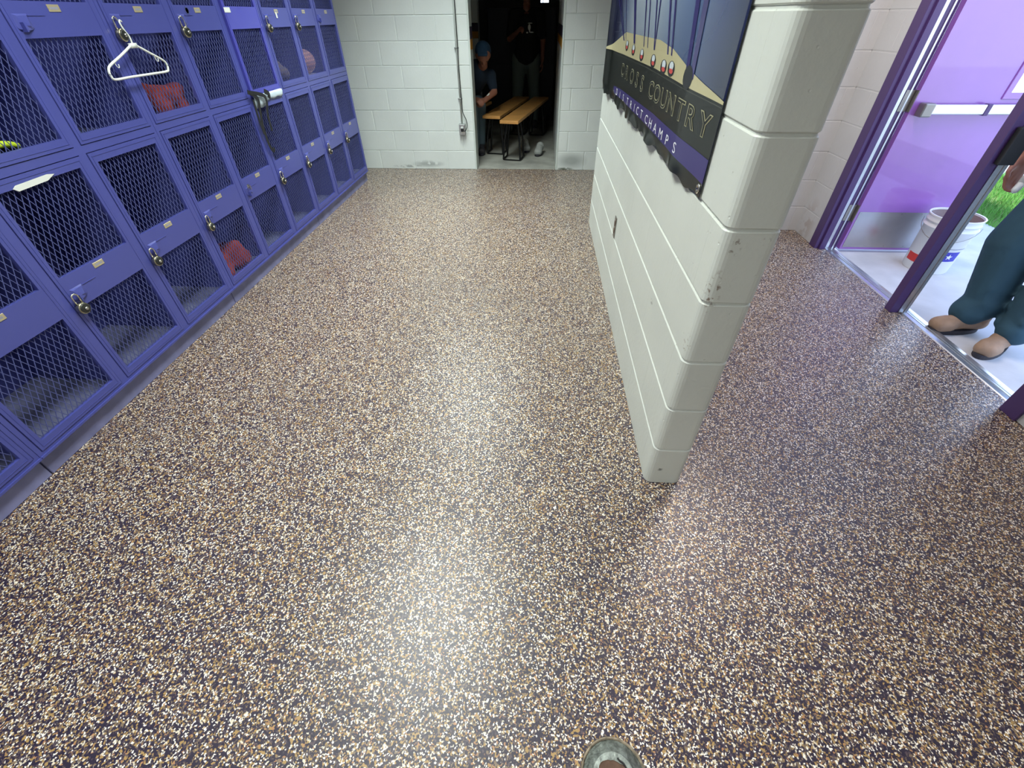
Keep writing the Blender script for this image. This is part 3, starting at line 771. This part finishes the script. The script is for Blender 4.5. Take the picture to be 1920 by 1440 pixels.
bm = bmesh.new(); bx(bm, XD+.073, XD+.088, 2.400, 2.470, 0.005, 2.13); bx(bm, XD+.045, XD+.072, 2.406, 2.411, 0.005, 2.13); obj('mullion_strip', bm, M['alu'], fo)
bm = bmesh.new(); bx(bm, XD+.02, XD+.098, 2.385, 2.4115, .84, 1.0); bev(bm, .006, 2); obj('latch_strike', bm, M['blackrub'], fo)
bm = bmesh.new(); v = [(2.258, -.001), (2.264, .004), (2.29, .009), (2.315, .009), (2.345, .003), (2.348, -.012), (2.258, -.012)]
ring = [[bm.verts.new((x, y, z)) for x, z in v] for y in (YJ0, YJ1)]
for k in range(len(v)): bm.faces.new((ring[0][k], ring[0][(k+1) % len(v)], ring[1][(k+1) % len(v)], ring[1][k]))
bm.faces.new(ring[0]); bm.faces.new(list(reversed(ring[1]))); bmesh.ops.recalc_face_normals(bm, faces=list(bm.faces))
for x in (2.285, 2.30): bx(bm, x, x+.004, YJ0, YJ1, .008, .0105)
obj('threshold', bm, M['alu'], fo)
# leaf, open 90 degrees
t = empty('door_leaf', 'purple metal door leaf standing open outside, with kick plate and push bar', 'door', (2.352, 3.338, 0))
LW, T = .80, .045
bm = bmesh.new(); wx0, wx1, wz0, wz1 = .535, .73, 1.02, 1.86
for (a, b, c, d) in ((0, wx0, .012, 2.11), (wx1, LW, .012, 2.11), (wx0, wx1, .012, wz0), (wx0, wx1, wz1, 2.11)): bx(bm, a, b, 0, T, c, d)
bmesh.ops.remove_doubles(bm, verts=list(bm.verts), dist=1e-5)
obj('door_panel', bm, M['door_paint'], t)
bm = bmesh.new()
for (a, b, c, d) in ((wx0-.03, wx0+.006, wz0-.03, wz1+.03), (wx1-.006, wx1+.03, wz0-.03, wz1+.03), (wx0, wx1, wz0-.03, wz0+.006), (wx0, wx1, wz1-.006, wz1+.03)): bx(bm, a, b, -.008, T+.008, c, d)
bev(bm, .003); obj('window_frame', bm, M['door_paint'], t)
obj('window_pane', box_bm(wx0, wx1, .018, .026, wz0, wz1), M['glass'], t)
bm = bmesh.new(); bx(bm, .015, LW-.02, -.0025, -.0002, .03, .295); 
for i in range(6):
    for z in (.042, .283): lathe(bm, [(.004, -.002), (.003, -.0045), (0, -.0048)], (.03+i*.144, 0, z), 'y', 8)
obj('kick_plate', bm, M['stainless'], t)
bm = bmesh.new(); bx(bm, .05, LW-.03, -.052, -.022, .915, .968); bev(bm, .005, 2)
bar = obj('push_bar', bm, M['bar'], t)
bm = bmesh.new(); bx(bm, .035, .10, -.060, 0, .90, .975); bev(bm, .008, 2); obj('bar_end', bm, M['hinge'], bar)
bm = bmesh.new(); bx(bm, .41, .44, -.056, -.02, .91, .972); bev(bm, .003); obj('bar_joint', bm, M['frame_paint'], bar)
bm = bmesh.new(); bx(bm, LW-.10, LW-.01, -.066, 0, .89, .985); bev(bm, .008, 2); obj('latch_case', bm, M['hinge'], bar)
for z in (.22, .92, 1.80):
    bm = bmesh.new(); bx(bm, -.004, -.0005, .002, .043, z, z+.115); tube(bm, [(-.008, .050, z), (-.008, .050, z+.115)], .007, 10)
    bx(bm, -.060, -.008, .030, .0325, z, z+.115); obj('hinge', bm, M['hinge'], t)

# ------------------------------------------------------------------ outdoors
struct('floor_porch', box_bm(2.25, 3.95, -3, 7.5, -.16, -.012), M['conc_out'])
o = obj('lawn_soil', box_bm(3.95, 5.35, -3, 9, -.2, -.03), M['soil']); o['kind'] = 'structure'; o.name = 'floor_lawn'
bm = bmesh.new(); rnd = random.Random(4)
for i in range(16000):
    x = rnd.uniform(3.93, 5.3); y = rnd.uniform(3.4, 6.9); h = rnd.uniform(.03, .085); a = rnd.uniform(0, 2*PI); l = rnd.uniform(0, .05)
    w = .003; dx, dy = math.cos(a)*w, math.sin(a)*w; ex, ey = math.sin(a*3)*l, math.cos(a*5)*l
    p = [bm.verts.new((x-dx, y-dy, -.032)), bm.verts.new((x+dx, y+dy, -.032)), bm.verts.new((x+ex*.5+dx*.7, y+ey*.5+dy*.7, h*.6-.03)), bm.verts.new((x+ex, y+ey, h-.03))]
    bm.faces.new(p)
tag(obj('grass', bm, M['grass']), 'sunlit green grass beyond the porch slab', 'grass', kind='stuff')
bm = bmesh.new(); bx(bm, 5.3, 30, -12, 30, -.2, -.02); bx(bm, 2.25, 5.3, -12, -3, -.2, -.02); struct('floor_pavement', bm, M['conc_out'])  # second slab is unseen, added as bright ground for the door leaf to reflect

# bucket
t = empty('bucket', 'white plastic bucket with blue star print behind the purple mullion', 'bucket', (2.845, 3.10, -.012))
bh, rb, rt = .375, .13, .148
bm = bmesh.new(); lathe(bm, [(rb, 0), (rb+.002, .004), (rb+(rt-rb)*.78, bh*.78), (rt+.006, bh*.80), (rt+.006, bh*.815), (rt-.003, bh*.82), (rt-.002, bh*.88), (rt+.005, bh*.89), (rt, bh*.905), (rt+.001, bh*.97), (rt+.007, bh), (rt-.003, bh), (rt-.005, bh-.01)], n=48)
# open top: remove the cap face
for f in [f for f in bm.faces if len(f.verts) > 10 and f.calc_center_median().z > .2]: bm.faces.remove(f)
obj('bucket_body', bm, M['bucket'], t, True)
bm = bmesh.new(); lathe(bm, [(rt-.004, bh-.003), (rb-.004, .02), (0, .02)], n=48)
for f in [f for f in bm.faces if len(f.verts) > 10 and f.calc_center_median().z > .2]: bm.faces.remove(f)
for f in bm.faces: f.normal_flip()
obj('bucket_lining', bm, M['bucket_in'], t, True)
def rz_(z): return rb+(rt-rb)*z/bh
def decal(name, pts, m, off=.0016):
    bm = bmesh.new(); bm.faces.new([bm.verts.new(((rz_(z)+off)*math.cos(R(a)), (rz_(z)+off)*math.sin(R(a)), z)) for a, z in pts])
    bmesh.ops.recalc_face_normals(bm, faces=list(bm.faces)); return obj(name, bm, m, t)
def band(name, a0, a1, z0, z1, m, off=.0016, n=10):
    bm = bmesh.new(); rows = []
    for k in range(n+1):
        a = R(a0+(a1-a0)*k/n); rows.append([bm.verts.new(((rz_(z)+off)*math.cos(a), (rz_(z)+off)*math.sin(a), z)) for z in (z0, z1)])
    for p_, q in zip(rows[:-1], rows[1:]): bm.faces.new((p_[0], q[0], q[1], p_[1]))
    return obj(name, bm, m, t)
band('red_print_band', 165, 222, .055, .11, M['red'])
band('blue_print_panel', 242, 296, .10, .168, M['blue_print'])
band('blue_print_square', 232, 241, .19, .215, M['blue_print'])
band('blue_print_line', 252, 310, .185, .190, M['grey_print'])
star = []
for k in range(10):
    rr = .022 if k % 2 == 0 else .009; a = PI/2+k*PI/5; star.append((269+math.degrees(rr*math.cos(a)/.135), .134+rr*math.sin(a)))
decal('white_star_print', star, M['bucket'], .0042)
bm = bmesh.new(); hp = [(rt+.008, 0, bh*.86)]+[((rt+.02)*math.cos(a), -.06-.06*math.sin(a), bh*.86-.10*math.sin(a)) for a in [PI*k/12 for k in range(1, 12)]]+[(-rt-.008, 0, bh*.86)]
tube(bm, [(x*math.cos(R(-45))-y*math.sin(R(-45)), x*math.sin(R(-45))+y*math.cos(R(-45)), z) for x, y, z in [((rt+.012)*math.cos(a), -(rt+.012)*math.sin(a), bh*.86-.09*math.sin(a)) for a in [PI*k/16 for k in range(17)]]], .002, 6)
obj('handle', bm, M['hinge'], t, True)

# ------------------------------------------------------------------ people
def hand(root, fwd, palm_n, side, curl=.6, s=1.0):
    """root wrist point; fwd: wrist->fingers; palm_n: towards what palm faces; side: towards the thumb"""
    f, n, sd = Vector(fwd).normalized(), Vector(palm_n).normalized(), Vector(side).normalized(); r = Vector(root); S = []
    for k in range(4):
        off = (.030-.020*k)*s
        a = r+sd*off*.6; b = r+f*.085*s+sd*off
        S.append((a, .017*s, b, .0125*s))
        L_ = (.072, .080, .074, .058)[k]*s; d = f.copy(); p = b
        for j, fr in enumerate((.46, .31, .23)):
            ang = curl*(.6, 1.0, .8)[j]*(1+.08*k); ax = d.cross(n).normalized(); d = (Matrix.Rotation(ang, 3, ax) @ d).normalized()
            q = p+d*L_*fr; S.append((p, (.0098-.001*j)*s, q, (.0092-.001*j)*s)); p = q
    a = r+f*.02*s+sd*.03*s; b = a+(sd*.6+f*.6+n*.35).normalized()*.042*s; c = b+(f*.85+n*.5+sd*.1).normalized()*.032*s
    S += [(r+sd*.008, .018*s, a, .016*s), (a, .015*s, b, .0115*s), (b, .0112*s, c, .0092*s)]
    return S
def head_segs(c, face, s=1.0):
    """c centre of head; face: unit vector of gaze (any direction), gives skull, jaw, nose, ears, lips, brow"""
    f = Vector(face).normalized(); up = Vector((0, 0, 1)); up = (up-f*up.dot(f)).normalized(); r = f.cross(up).normalized(); c = Vector(c)
    P_ = lambda a, b, d: c+f*a*s+up*b*s+r*d*s
    S = [(P_(-.025, .03, 0), .088*s, P_(.02, .03, 0), .082*s), (P_(.02, .0, 0), .068*s, P_(.045, -.055, 0), .045*s), (P_(.04, -.07, -.018), .032*s, P_(.04, -.07, .018), .032*s),
         (P_(.088, .01, 0), .010*s, P_(.108, -.022, 0), .0125*s), (P_(.086, -.056, -.018), .008*s, P_(.086, -.056, .018), .008*s),
         (P_(.086, .024, -.032), .010*s, P_(.086, .024, .032), .010*s)]
    for sg in (-1, 1): S.append((P_(-.005, .012, .082*sg), .014*s, P_(0, -.022, .078*sg), .010*s))
    return S
def eyes(c, face, parent, s=1.0):
    f = Vector(face).normalized(); up = Vector((0, 0, 1)); up = (up-f*up.dot(f)).normalized(); r = f.cross(up).normalized(); c = Vector(c)
    for sg in (-1, 1):
        bm = bmesh.new(); bmesh.ops.create_uvsphere(bm, u_segments=12, v_segments=8, radius=.0115*s)
        for v in bm.verts: v.co += c+f*.080*s+up*.004*s+r*.032*sg*s
        obj('eye', bm, M['hair'], parent, True)

# --- standing person outside, facing the doorway (-x); right hand on +y side
t = empty('person', 'person standing on the porch in teal trousers and tan boots', 'person', (0, 0, 0))
pf, pn = (2.56, 2.215), (2.66, 1.985)          # heel areas of far and near foot
hipF, hipN = (2.60, 2.30, .90), (2.62, 2.10, .90)
kneeF, kneeN = (2.50, 2.31, .49), (2.60, 2.09, .49)
ankF, ankN = (2.525, 2.235, .09), (2.585, 2.065, .09)
sh_c = Vector((2.62, 2.20, 1.42)); shF = Vector((2.62, 2.40, 1.41)); shN = Vector((2.63, 1.99, 1.41))
elF = Vector((2.455, 2.53, 1.09)); wrF = Vector((2.43, 2.50, .845)); elN = Vector((2.66, 1.93, 1.12)); wrN = Vector((2.55, 1.93, .90))
hd = Vector((2.60, 2.20, 1.66))
body = [(hipF, .10, hipN, .10), ((2.61, 2.20, .95), .14, (2.62, 2.20, 1.15), .13), ((2.62, 2.20, 1.15), .13, (2.62, 2.20, 1.33), .15), (shF, .055, shN, .055),
        (sh_c, .06, hd-Vector((0, 0, .09)), .052), (shF, .052, elF, .042), (elF, .042, wrF, .028), (shN, .052, elN, .042), (elN, .042, wrN, .028),
        (hipF, .09, kneeF, .062), (kneeF, .062, ankF, .04), (hipN, .09, kneeN, .062), (kneeN, .062, ankN, .04)]
body += head_segs(hd, (-1, 0, -.1)) + hand(wrF, (.05, -.05, -1), (.1, -1, -.1), (-1, -.1, 0), .6, 1.08) + hand(wrN, (-.2, 0, -1), (0, 1, 0), (-1, 0, 0), .5, 1.0)
organic('person_body', body, M['skin'], t, .0075, 4); eyes(hd, (-1, 0, -.1), t)
pants = [(hipF, .14, hipN, .14), ((2.61, 2.2, .97), .145, (2.61, 2.2, .9), .15), (hipF, .135, kneeF, .118), (kneeF, .118, (2.515, 2.25, .17), .092), ((2.515, 2.25, .17), .100, (2.475, 2.255, .115), .085), ((2.46, 2.30, .10), .035, (2.45, 2.22, .095), .035),
         (hipN, .13, kneeN, .108), (kneeN, .108, (2.59, 2.065, .16), .086), ((2.59, 2.065, .16), .088, (2.565, 2.05, .115), .078)]
for (k_, a_, n_) in ((kneeF, ankF, 3), (kneeN, ankN, 9)):     # fabric folds above the cuff
    rn = random.Random(n_)
    for i in range(4):
        z = .13+.07*i; y = a_[1]+(k_[1]-a_[1])*(z-.09)/.4; x = a_[0]+(k_[0]-a_[0])*(z-.09)/.4
        pants.append(((x-.05, y-.05, z+rn.uniform(-.02, .02)), .034, (x-.04, y+.05, z+rn.uniform(-.03, .03)), .036))
organic('trousers', pants, M['teal'], t, .009, 5)
organic('shirt', [((2.61, 2.20, 1.02), .155, (2.62, 2.20, 1.3), .16), (shF, .075, shN, .075), (shF, .07, shF.lerp(elF, .75), .062), (shN, .07, shN.lerp(elN, .75), .062)], M['tee_grey'], t, .012, 5)
organic('hair', [(hd+Vector((.025, 0, .045)), .092, hd+Vector((.0, 0, .05)), .088)], M['hair'], t, .01, 3)
def boot(x, y, ang, parent, ln=.29, m1='boot', m2='sole', z0=-.012, high=.13):
    d = Vector((math.cos(ang), math.sin(ang), 0)); h = Vector((x, y, z0)); Q = lambda a, b, z: h+d*a+Vector((-d.y, d.x, 0))*b+Vector((0, 0, z))
    segs = [(Q(.0, 0, .06), .044, Q(.10, 0, .07), .048), (Q(.10, 0, .066), .046, Q(ln-.10, 0, .052), .042),
            (Q(ln-.125, -.012, .050), .043, Q(ln-.082, -.010, .046), .041), (Q(ln-.12, .012, .050), .043, Q(ln-.086, .012, .046), .040), (Q(.01, 0, .07), .046, Q(.02, 0, high), .052)]
    for i in range(4): segs.append((Q(.095+.028*i, -.022, .112-.011*i), .0065, Q(.095+.028*i, .022, .112-.011*i), .0065))      # laces
    segs.append((Q(ln-.105, -.034, .066), .008, Q(ln-.105, .034, .066), .008))                                                  # toe-cap seam
    o1 = organic('boot', segs, M[m1], parent, .006, 3)
    bm = bmesh.new(); pts = []
    for k in range(28):
        tt = 2*PI*k/28; a = (ln/2-.02)+math.cos(tt)*(ln/2-.005); wv = .048+.009*math.cos(tt); pts.append((a-.012, math.sin(tt)*wv))
    r0 = [bm.verts.new(Q(a, b, 0.001)) for a, b in pts]; r1 = [bm.verts.new(Q(a, b, .026)) for a, b in pts]
    for k in range(28): bm.faces.new((r0[k], r0[(k+1) % 28], r1[(k+1) % 28], r1[k]))
    bm.faces.new(r0); bm.faces.new(list(reversed(r1))); bmesh.ops.recalc_face_normals(bm, faces=list(bm.faces)); obj('boot_sole', bm, M[m2], o1)
    return o1
boot(2.565, 2.245, R(183), t, .30); boot(2.615, 2.095, R(209), t, .30)
ty = wrF+Vector((.03, -.045, -.10))
bm = bmesh.new(); blob(bm, [(ty, .018, ty+Vector((-.03, -.02, -.03)), .016), (ty+Vector((-.01, -.01, .03)), .016, ty, .02)]); bmesh.ops.recalc_face_normals(bm, faces=list(bm.faces))
tag(obj('rag', bm, M['white'], None, True), 'small white rag held in the hand of the person on the porch', 'rag')

# ------------------------------------------------------------------ dark room beyond the far doorway
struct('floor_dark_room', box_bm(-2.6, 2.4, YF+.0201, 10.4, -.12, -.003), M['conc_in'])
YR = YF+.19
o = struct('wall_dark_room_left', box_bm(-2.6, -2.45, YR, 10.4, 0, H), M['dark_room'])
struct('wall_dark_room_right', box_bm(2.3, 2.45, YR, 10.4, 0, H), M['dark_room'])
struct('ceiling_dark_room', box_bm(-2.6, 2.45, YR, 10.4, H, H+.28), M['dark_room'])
o = struct('wall_return', box_bm(.192, .34, YR, 7.7, 0, H), M['wall_far'])
for z0, z1, mm in ((1.14, 1.225, 'gold'), (1.225, 1.325, 'navy')):
    obj('stripe', box_bm(.1905, .192, YR, 7.7, z0, z1), M[mm], o)
    o2 = obj('stripe', box_bm(-1.45, -1.02, 8.497, 8.499, z0, z1), M[mm], None); o2.name = 'trim_stripe'; o2['kind'] = 'structure'
bm = bmesh.new(); bx(bm, -1.45, -1.02, 8.5, 8.7, 0, H); struct('wall_pillar', bm, M['wall_far'])
bm = bmesh.new()
wx0, wx1, wz0, wz1 = -.10, .085, 1.555, 2.0
for (a, b, c, d) in ((-2.6, wx0, 0, H), (wx1, 2.45, 0, H), (wx0, wx1, 0, wz0), (wx0, wx1, wz1, H)): bx(bm, a, b, 10.25, 10.4, c, d)
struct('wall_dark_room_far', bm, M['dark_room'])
w = bpy.data.objects.new('window_1', None); C.objects.link(w); w['kind'] = 'structure'
bm = bmesh.new(); bx(bm, wx0, wx1, 10.23, 10.4, wz0, wz0+.02); bx(bm, wx0, wx0+.02, 10.23, 10.4, wz0, wz1); bx(bm, wx1-.02, wx1, 10.23, 10.4, wz0, wz1); bx(bm, -.045, -.032, 10.3, 10.33, wz0, wz1); obj('window_frame', bm, M['navy'], w)
obj('pane', box_bm(wx0+.02, wx1-.02, 10.31, 10.316, wz0+.02, wz1), M['glass'], w)
# lockers in the dark room
def dark_bank(x0, n, y, label):
    t = empty('locker_bank', label, 'locker', (0, 0, 0), 'unlit lockers in the dark room')
    obj('locker_body', box_bm(x0, x0+n*.38, y, y+.4, .0, 1.5), M['dark_locker'], t)
    for k in range(n):
        for z in (.1, .8):
            obj('locker_door', box_bm(x0+k*.38+.01, x0+(k+1)*.38-.01, y-.012, y, z, z+.67, .003), M['dark_locker'], t)
dark_bank(-.95, 3, 9.3, 'dark locker bank in the unlit room, left of the small window')
dark_bank(.22, 4, 9.3, 'dark locker bank in the unlit room, right of the small window')

def bench(c, ang, ln, label, gap_legs=True):
    t = empty('bench', label, 'bench', (c[0], c[1], 0), 'wooden locker room benches'); t.rotation_euler = (0, 0, ang)
    bm = bmesh.new(); bx(bm, -.115, .115, 0, ln, .425, .46); bev(bm, .006, 2); obj('plank', bm, M['wood'], t)
    for y in (.16, ln-.3):
        bm = bmesh.new()
        for x in (-.095, .095):
            tube(bm, [(x*.7, y, .42), (x*1.05, y-.02, .2), (x*1.15, y-.03, .012)], .012, 8)
            tube(bm, [(x*.7, y+.14, .42), (x*1.05, y+.16, .2), (x*1.15, y+.17, .012)], .012, 8)
            tube(bm, [(x*1.15, y-.03, .012), (x*1.15, y+.17, .012)], .010, 8)
        bx(bm, -.09, .09, y-.01, y+.15, .412, .425)
        bx(bm, -.11, .11, y-.04, y-.025, .002, .012)
        obj('leg_frame', bm, M['blackmetal'], t)
    return t
A = math.atan2(-(.39), 2.05)
bench((-.385, 5.865), A, 2.0, 'nearest wooden bench in the dark doorway, its end lit')
bench((-.628, 6.19), A, 1.7, 'wooden bench just left of the nearest one in the dark doorway')
bench((-1.20, 5.95), A+R(-3), 1.5, 'wooden bench at the left jamb on which the capped person sits')

def sneaker(x, y, ang, label):
    t = empty('shoe', label, 'shoe', (0, 0, 0), 'pair of shoes on the dark room floor')
    boot(x, y, ang, t, .27, 'shoe_w', 'sole', -.003, .085)
sneaker(.0, 6.42, R(-100), 'grey white shoe facing the camera on the dark room floor')
sneaker(-.22, 6.62, R(-80), 'second grey white shoe farther back beside the bench legs')

# seated person
t = empty('person', 'seated person in a blue cap and dark blue shirt in the dark doorway', 'person', (0, 0, 0))
hd = Vector((-.715, 6.33, 1.045)); hip = Vector((-.99, 6.60, .585)); ch = Vector((-.82, 6.46, .86))
shL = ch+Vector((.17, .02, -.02)); shR = ch+Vector((-.17, -.06, -.02))
elL = Vector((-.60, 6.42, .68)); wrL = Vector((-.70, 6.24, .62)); elR = Vector((-.99, 6.28, .66)); wrR = Vector((-.82, 6.13, .64))
kL = Vector((-.79, 6.40, .54)); kR = Vector((-.87, 6.19, .53)); aL = Vector((-.80, 6.40, .09)); aR = Vector((-.85, 6.16, .09))
hL = hip+Vector((.09, 0, 0)); hR = hip-Vector((.09, 0, 0)); face = (.15, -.75, -.55)
body = [(hip, .13, ch, .14), (shL, .055, shR, .055), (ch+Vector((0, 0, .05)), .06, hd-Vector((0, -.02, .09)), .05), (shL, .05, elL, .04), (elL, .04, wrL, .027), (shR, .05, elR, .04), (elR, .04, wrR, .027),
        (hL, .09, kL, .06), (kL, .06, aL, .04), (hR, .09, kR, .06), (kR, .06, aR, .04)]+head_segs(hd, face)+hand(wrL, (-.5, -.8, -.1), (0, .3, -1), (-.7, .3, .3), .7)+hand(wrR, (.7, -.6, -.1), (0, .3, -1), (.6, .5, .3), .7)
organic('person_body', body, M['skin'], t, .0085, 4); eyes(hd, face, t)
organic('shirt', [(hip+Vector((0, 0, .05)), .15, ch, .155), (shL, .075, shR, .075), (shL, .068, shL.lerp(elL, .7), .055), (shR, .068, shR.lerp(elR, .7), .055)], M['tee_blue'], t, .012, 5)
organic('trousers', [(hL, .115, kL, .08), (kL, .08, aL+Vector((0, 0, .04)), .062), (hR, .115, kR, .08), (kR, .08, aR+Vector((0, 0, .04)), .062), (hL, .12, hR, .12)], M['jeans'], t, .012, 5)
def cap(bm):
    f = Vector(face).normalized(); bmesh.ops.recalc_face_normals(bm, faces=list(bm.faces))
organic('cap', [(hd+Vector((0, .02, .05)), .098, hd+Vector((.0, -.01, .055)), .092), (hd+Vector((-.05, -.09, .035)), .012, hd+Vector((.06, -.10, .035)), .012), (hd+Vector((-.04, -.13, .015)), .012, hd+Vector((.06, -.135, .015)), .012), (hd+Vector((-.04, -.11, .025)), .014, hd+Vector((.06, -.115, .025)), .014)], M['cap'], t, .01, 3)
boot(-.80, 6.45, R(-85), t, .28, 'sole', 'sole', -.003, .10); boot(-.85, 6.20, R(-95), t, .28, 'sole', 'sole', -.003, .10)
bm = bmesh.new(); tube(bm, [wrL+Vector((.02, .03, .035)), wrL+Vector((.05, .05, .06))], .008, 8); tag(obj('phone', bm, M['white']), 'small white object at the wrist of the capped person', 'phone')

# standing person in the dark room
t = empty('person', 'standing person in a black shirt with a white emblem in the dark room', 'person', (0, 0, 0))
X0, Y0 = -.262, 8.22
V = lambda x, y, z: Vector((X0+x, Y0+y, z))
hd = V(.0, -.02, 1.62); shL = V(.20, 0, 1.41); shR = V(-.20, 0, 1.41); elL = V(.25, .03, 1.12); wrL = V(.25, -.05, .88); elR = V(-.25, -.05, 1.14); wrR = V(-.13, -.24, 1.22)
hL = V(.10, 0, .90); hR = V(-.10, 0, .90); kL = V(.13, -.02, .49); kR = V(-.13, -.02, .49); aL = V(.14, .01, .09); aR = V(-.14, .01, .09); face = (.05, -1, -.2)
body = [(hL, .1, hR, .1), (V(0, 0, .95), .13, V(0, 0, 1.15), .13), (V(0, 0, 1.15), .13, V(0, 0, 1.32), .145), (shL, .055, shR, .055), (V(0, 0, 1.42), .06, V(0, -.01, 1.54), .052),
        (shL, .05, elL, .04), (elL, .04, wrL, .028), (shR, .05, elR, .04), (elR, .04, wrR, .028), (hL, .09, kL, .06), (kL, .06, aL, .04), (hR, .09, kR, .06), (kR, .06, aR, .04)]
body += head_segs(hd, face)+hand(wrL, (0, -.1, -1), (-1, 0, 0), (0, -1, 0), .4)+hand(wrR, (.5, -.6, .4), (.3, .2, -1), (.2, .6, .6), .7)
organic('person_body', body, M['skin'], t, .0085, 4); eyes(hd, face, t)
organic('hair', [(hd+Vector((0, .03, .045)), .094, hd+Vector((0, .0, .055)), .088)], M['hair'], t, .01, 3)
organic('shirt', [(V(0, 0, .95), .155, V(0, 0, 1.3), .16), (shL, .075, shR, .075), (shL, .07, shL.lerp(elL, .8), .06), (shR, .07, shR.lerp(elR, .8), .06), (V(-.06, 0, .93), .14, V(.06, 0, .93), .14)], M['tee_black'], t, .012, 5)
organic('trousers', [(hL, .12, hR, .12), (hL, .118, kL, .088), (kL, .088, aL+Vector((0, 0, .03)), .075), (hR, .118, kR, .088), (kR, .088, aR+Vector((0, 0, .03)), .075)], M['pants_grey'], t, .012, 5)
boot(X0+.14, Y0+.07, R(-85), t, .28, 'sole', 'sole', -.003, .10); boot(X0-.14, Y0+.07, R(-97), t, .28, 'sole', 'sole', -.003, .10)
bm = bmesh.new(); ex = .045
for (x, z, rx, rz2) in ((ex, 1.275, .020, .036), (ex-.03, 1.215, .014, .010), (ex+.035, 1.218, .03, .007), (ex+.01, 1.32, .035, .005), (ex+.005, 1.235, .008, .02)):
    y = Y0-math.sqrt(max(.163**2-(x)**2, .01))-.004
    bm.faces.new([bm.verts.new((X0+x+rx*math.cos(2*PI*k/14), y, z+rz2*math.sin(2*PI*k/14))) for k in range(14)])
o = obj('shirt_emblem', bm, M['paper'], t); s = o.modifiers.new('s', 'SOLIDIFY'); s.thickness = .006

# ------------------------------------------------------------------ floor drain in the foreground
t = empty('floor_drain', 'round worn metal floor drain cover at the bottom edge of the photo', 'floor drain', (.230, .163, 0))
bm = bmesh.new(); lathe(bm, [(.0765, .0), (.0780, .005), (.081, .006), (.0830, .0)], n=64)
obj('drain_rim', bm, M['drain_rim'], t, True)
bm = bmesh.new(); lathe(bm, [(.0755, .0025), (.073, .0002), (.062, .0012), (.045, .0035), (0, .004)], n=64)
obj('drain_plate', bm, M['drain'], t, True)
bm = bmesh.new(); rn = random.Random(2); n = 40; ringa = []; ringb = []
for k in range(n):
    a = 2*PI*k/n; r = .040*(1+.07*math.sin(3*a+1)+.05*rn.uniform(-1, 1))
    ringa.append(bm.verts.new((r*math.cos(a), r*math.sin(a)-.002, .003))); ringb.append(bm.verts.new((r*.93*math.cos(a), r*.93*math.sin(a)-.002, .0062)))
for k in range(n): bm.faces.new((ringa[k], ringa[(k+1) % n], ringb[(k+1) % n], ringb[k]))
bm.faces.new(ringb); bmesh.ops.recalc_face_normals(bm, faces=list(bm.faces)); obj('drain_plug', bm, M['rust'], t)
bm = bmesh.new(); tube(bm, bez([(.012, .041, .0055), (.016, .036, .0058), (.026, .030, .0055), (.034, .018, .005)], 6), .0022, 6); obj('drain_slot', bm, M['blackrub'], t)

# ------------------------------------------------------------------ light
def area(name, loc, rot, sx, sy, power, col):
    l = bpy.data.lights.new(name, 'AREA'); l.shape = 'RECTANGLE'; l.size = sx; l.size_y = sy; l.energy = power; l.color = col
    o = bpy.data.objects.new(name, l); C.objects.link(o); o.location = loc; o.rotation_euler = rot; return o
for nm, loc, pw, col, spr in (('ceiling_lamp_middle', (-.8, 4.0, 2.72), 62, (.90, 1.0, .97), 116), ('ceiling_lamp_near', (-.8, 1.5, 2.72), 58, (.94, 1.0, .94), 140),
                         ('ceiling_lamp_rear', (-.5, -1.0, 2.72), 30, (.95, .98, 1.0), 125)):
    l = area(nm, loc, (0, 0, 0), .6, 1.5, pw, col); l.data.spread = R(spr)
area('vestibule_fill', (1.4, 2.5, 2.72), (0, 0, 0), .4, 1.2, 38, (1, .90, .90))  # unseen fill light added to brighten and warm the vestibule
sun = bpy.data.lights.new('sun', 'SUN'); sun.energy = 6; sun.angle = R(.6); sun.color = (1, .96, .88)
so = bpy.data.objects.new('sun', sun); C.objects.link(so); so.rotation_euler = Vector((.55, .10, -.83)).to_track_quat('-Z', 'Y').to_euler()
w = bpy.data.worlds.new('World'); bpy.context.scene.world = w; w.use_nodes = True
nt = w.node_tree; bg = nt.nodes['Background']; tc = nt.nodes.new('ShaderNodeTexCoord'); sp = nt.nodes.new('ShaderNodeSeparateXYZ'); nt.links.new(tc.outputs['Generated'], sp.inputs[0])
cr = nt.nodes.new('ShaderNodeValToRGB'); nt.links.new(sp.outputs[2], cr.inputs[0])
e = cr.color_ramp.elements; e[0].position = 0; e[0].color = (.75, .85, 1, 1); e[1].position = .6; e[1].color = (.40, .58, 1, 1)
nt.links.new(cr.outputs[0], bg.inputs['Color']); bg.inputs['Strength'].default_value = 3.4

# ------------------------------------------------------------------ camera
cam = bpy.data.cameras.new('camera'); co = bpy.data.objects.new('camera', cam); C.objects.link(co)
cam.sensor_width = 36; cam.sensor_fit = 'HORIZONTAL'; cam.lens = 796.614/1920*36; cam.clip_start = .02; cam.clip_end = 200
right = Vector((.99829245, .05796389, -.00723713)); down = Vector((.03253713, -.6546691, -.75521501)); fwd = Vector((-.04851313, .75368996, -.65543719))
mw = Matrix.Identity(4)
for i in range(3): mw[i][0] = right[i]; mw[i][1] = -down[i]; mw[i][2] = -fwd[i]
mw.translation = Vector((0, 0, 1.40809)); co.matrix_world = mw
sc = bpy.context.scene; sc.camera = co
sc.view_settings.view_transform = 'Standard'; sc.view_settings.look = 'None'; sc.view_settings.gamma = 1; sc.view_settings.use_curve_mapping = False
sc.view_settings.exposure = 0.0
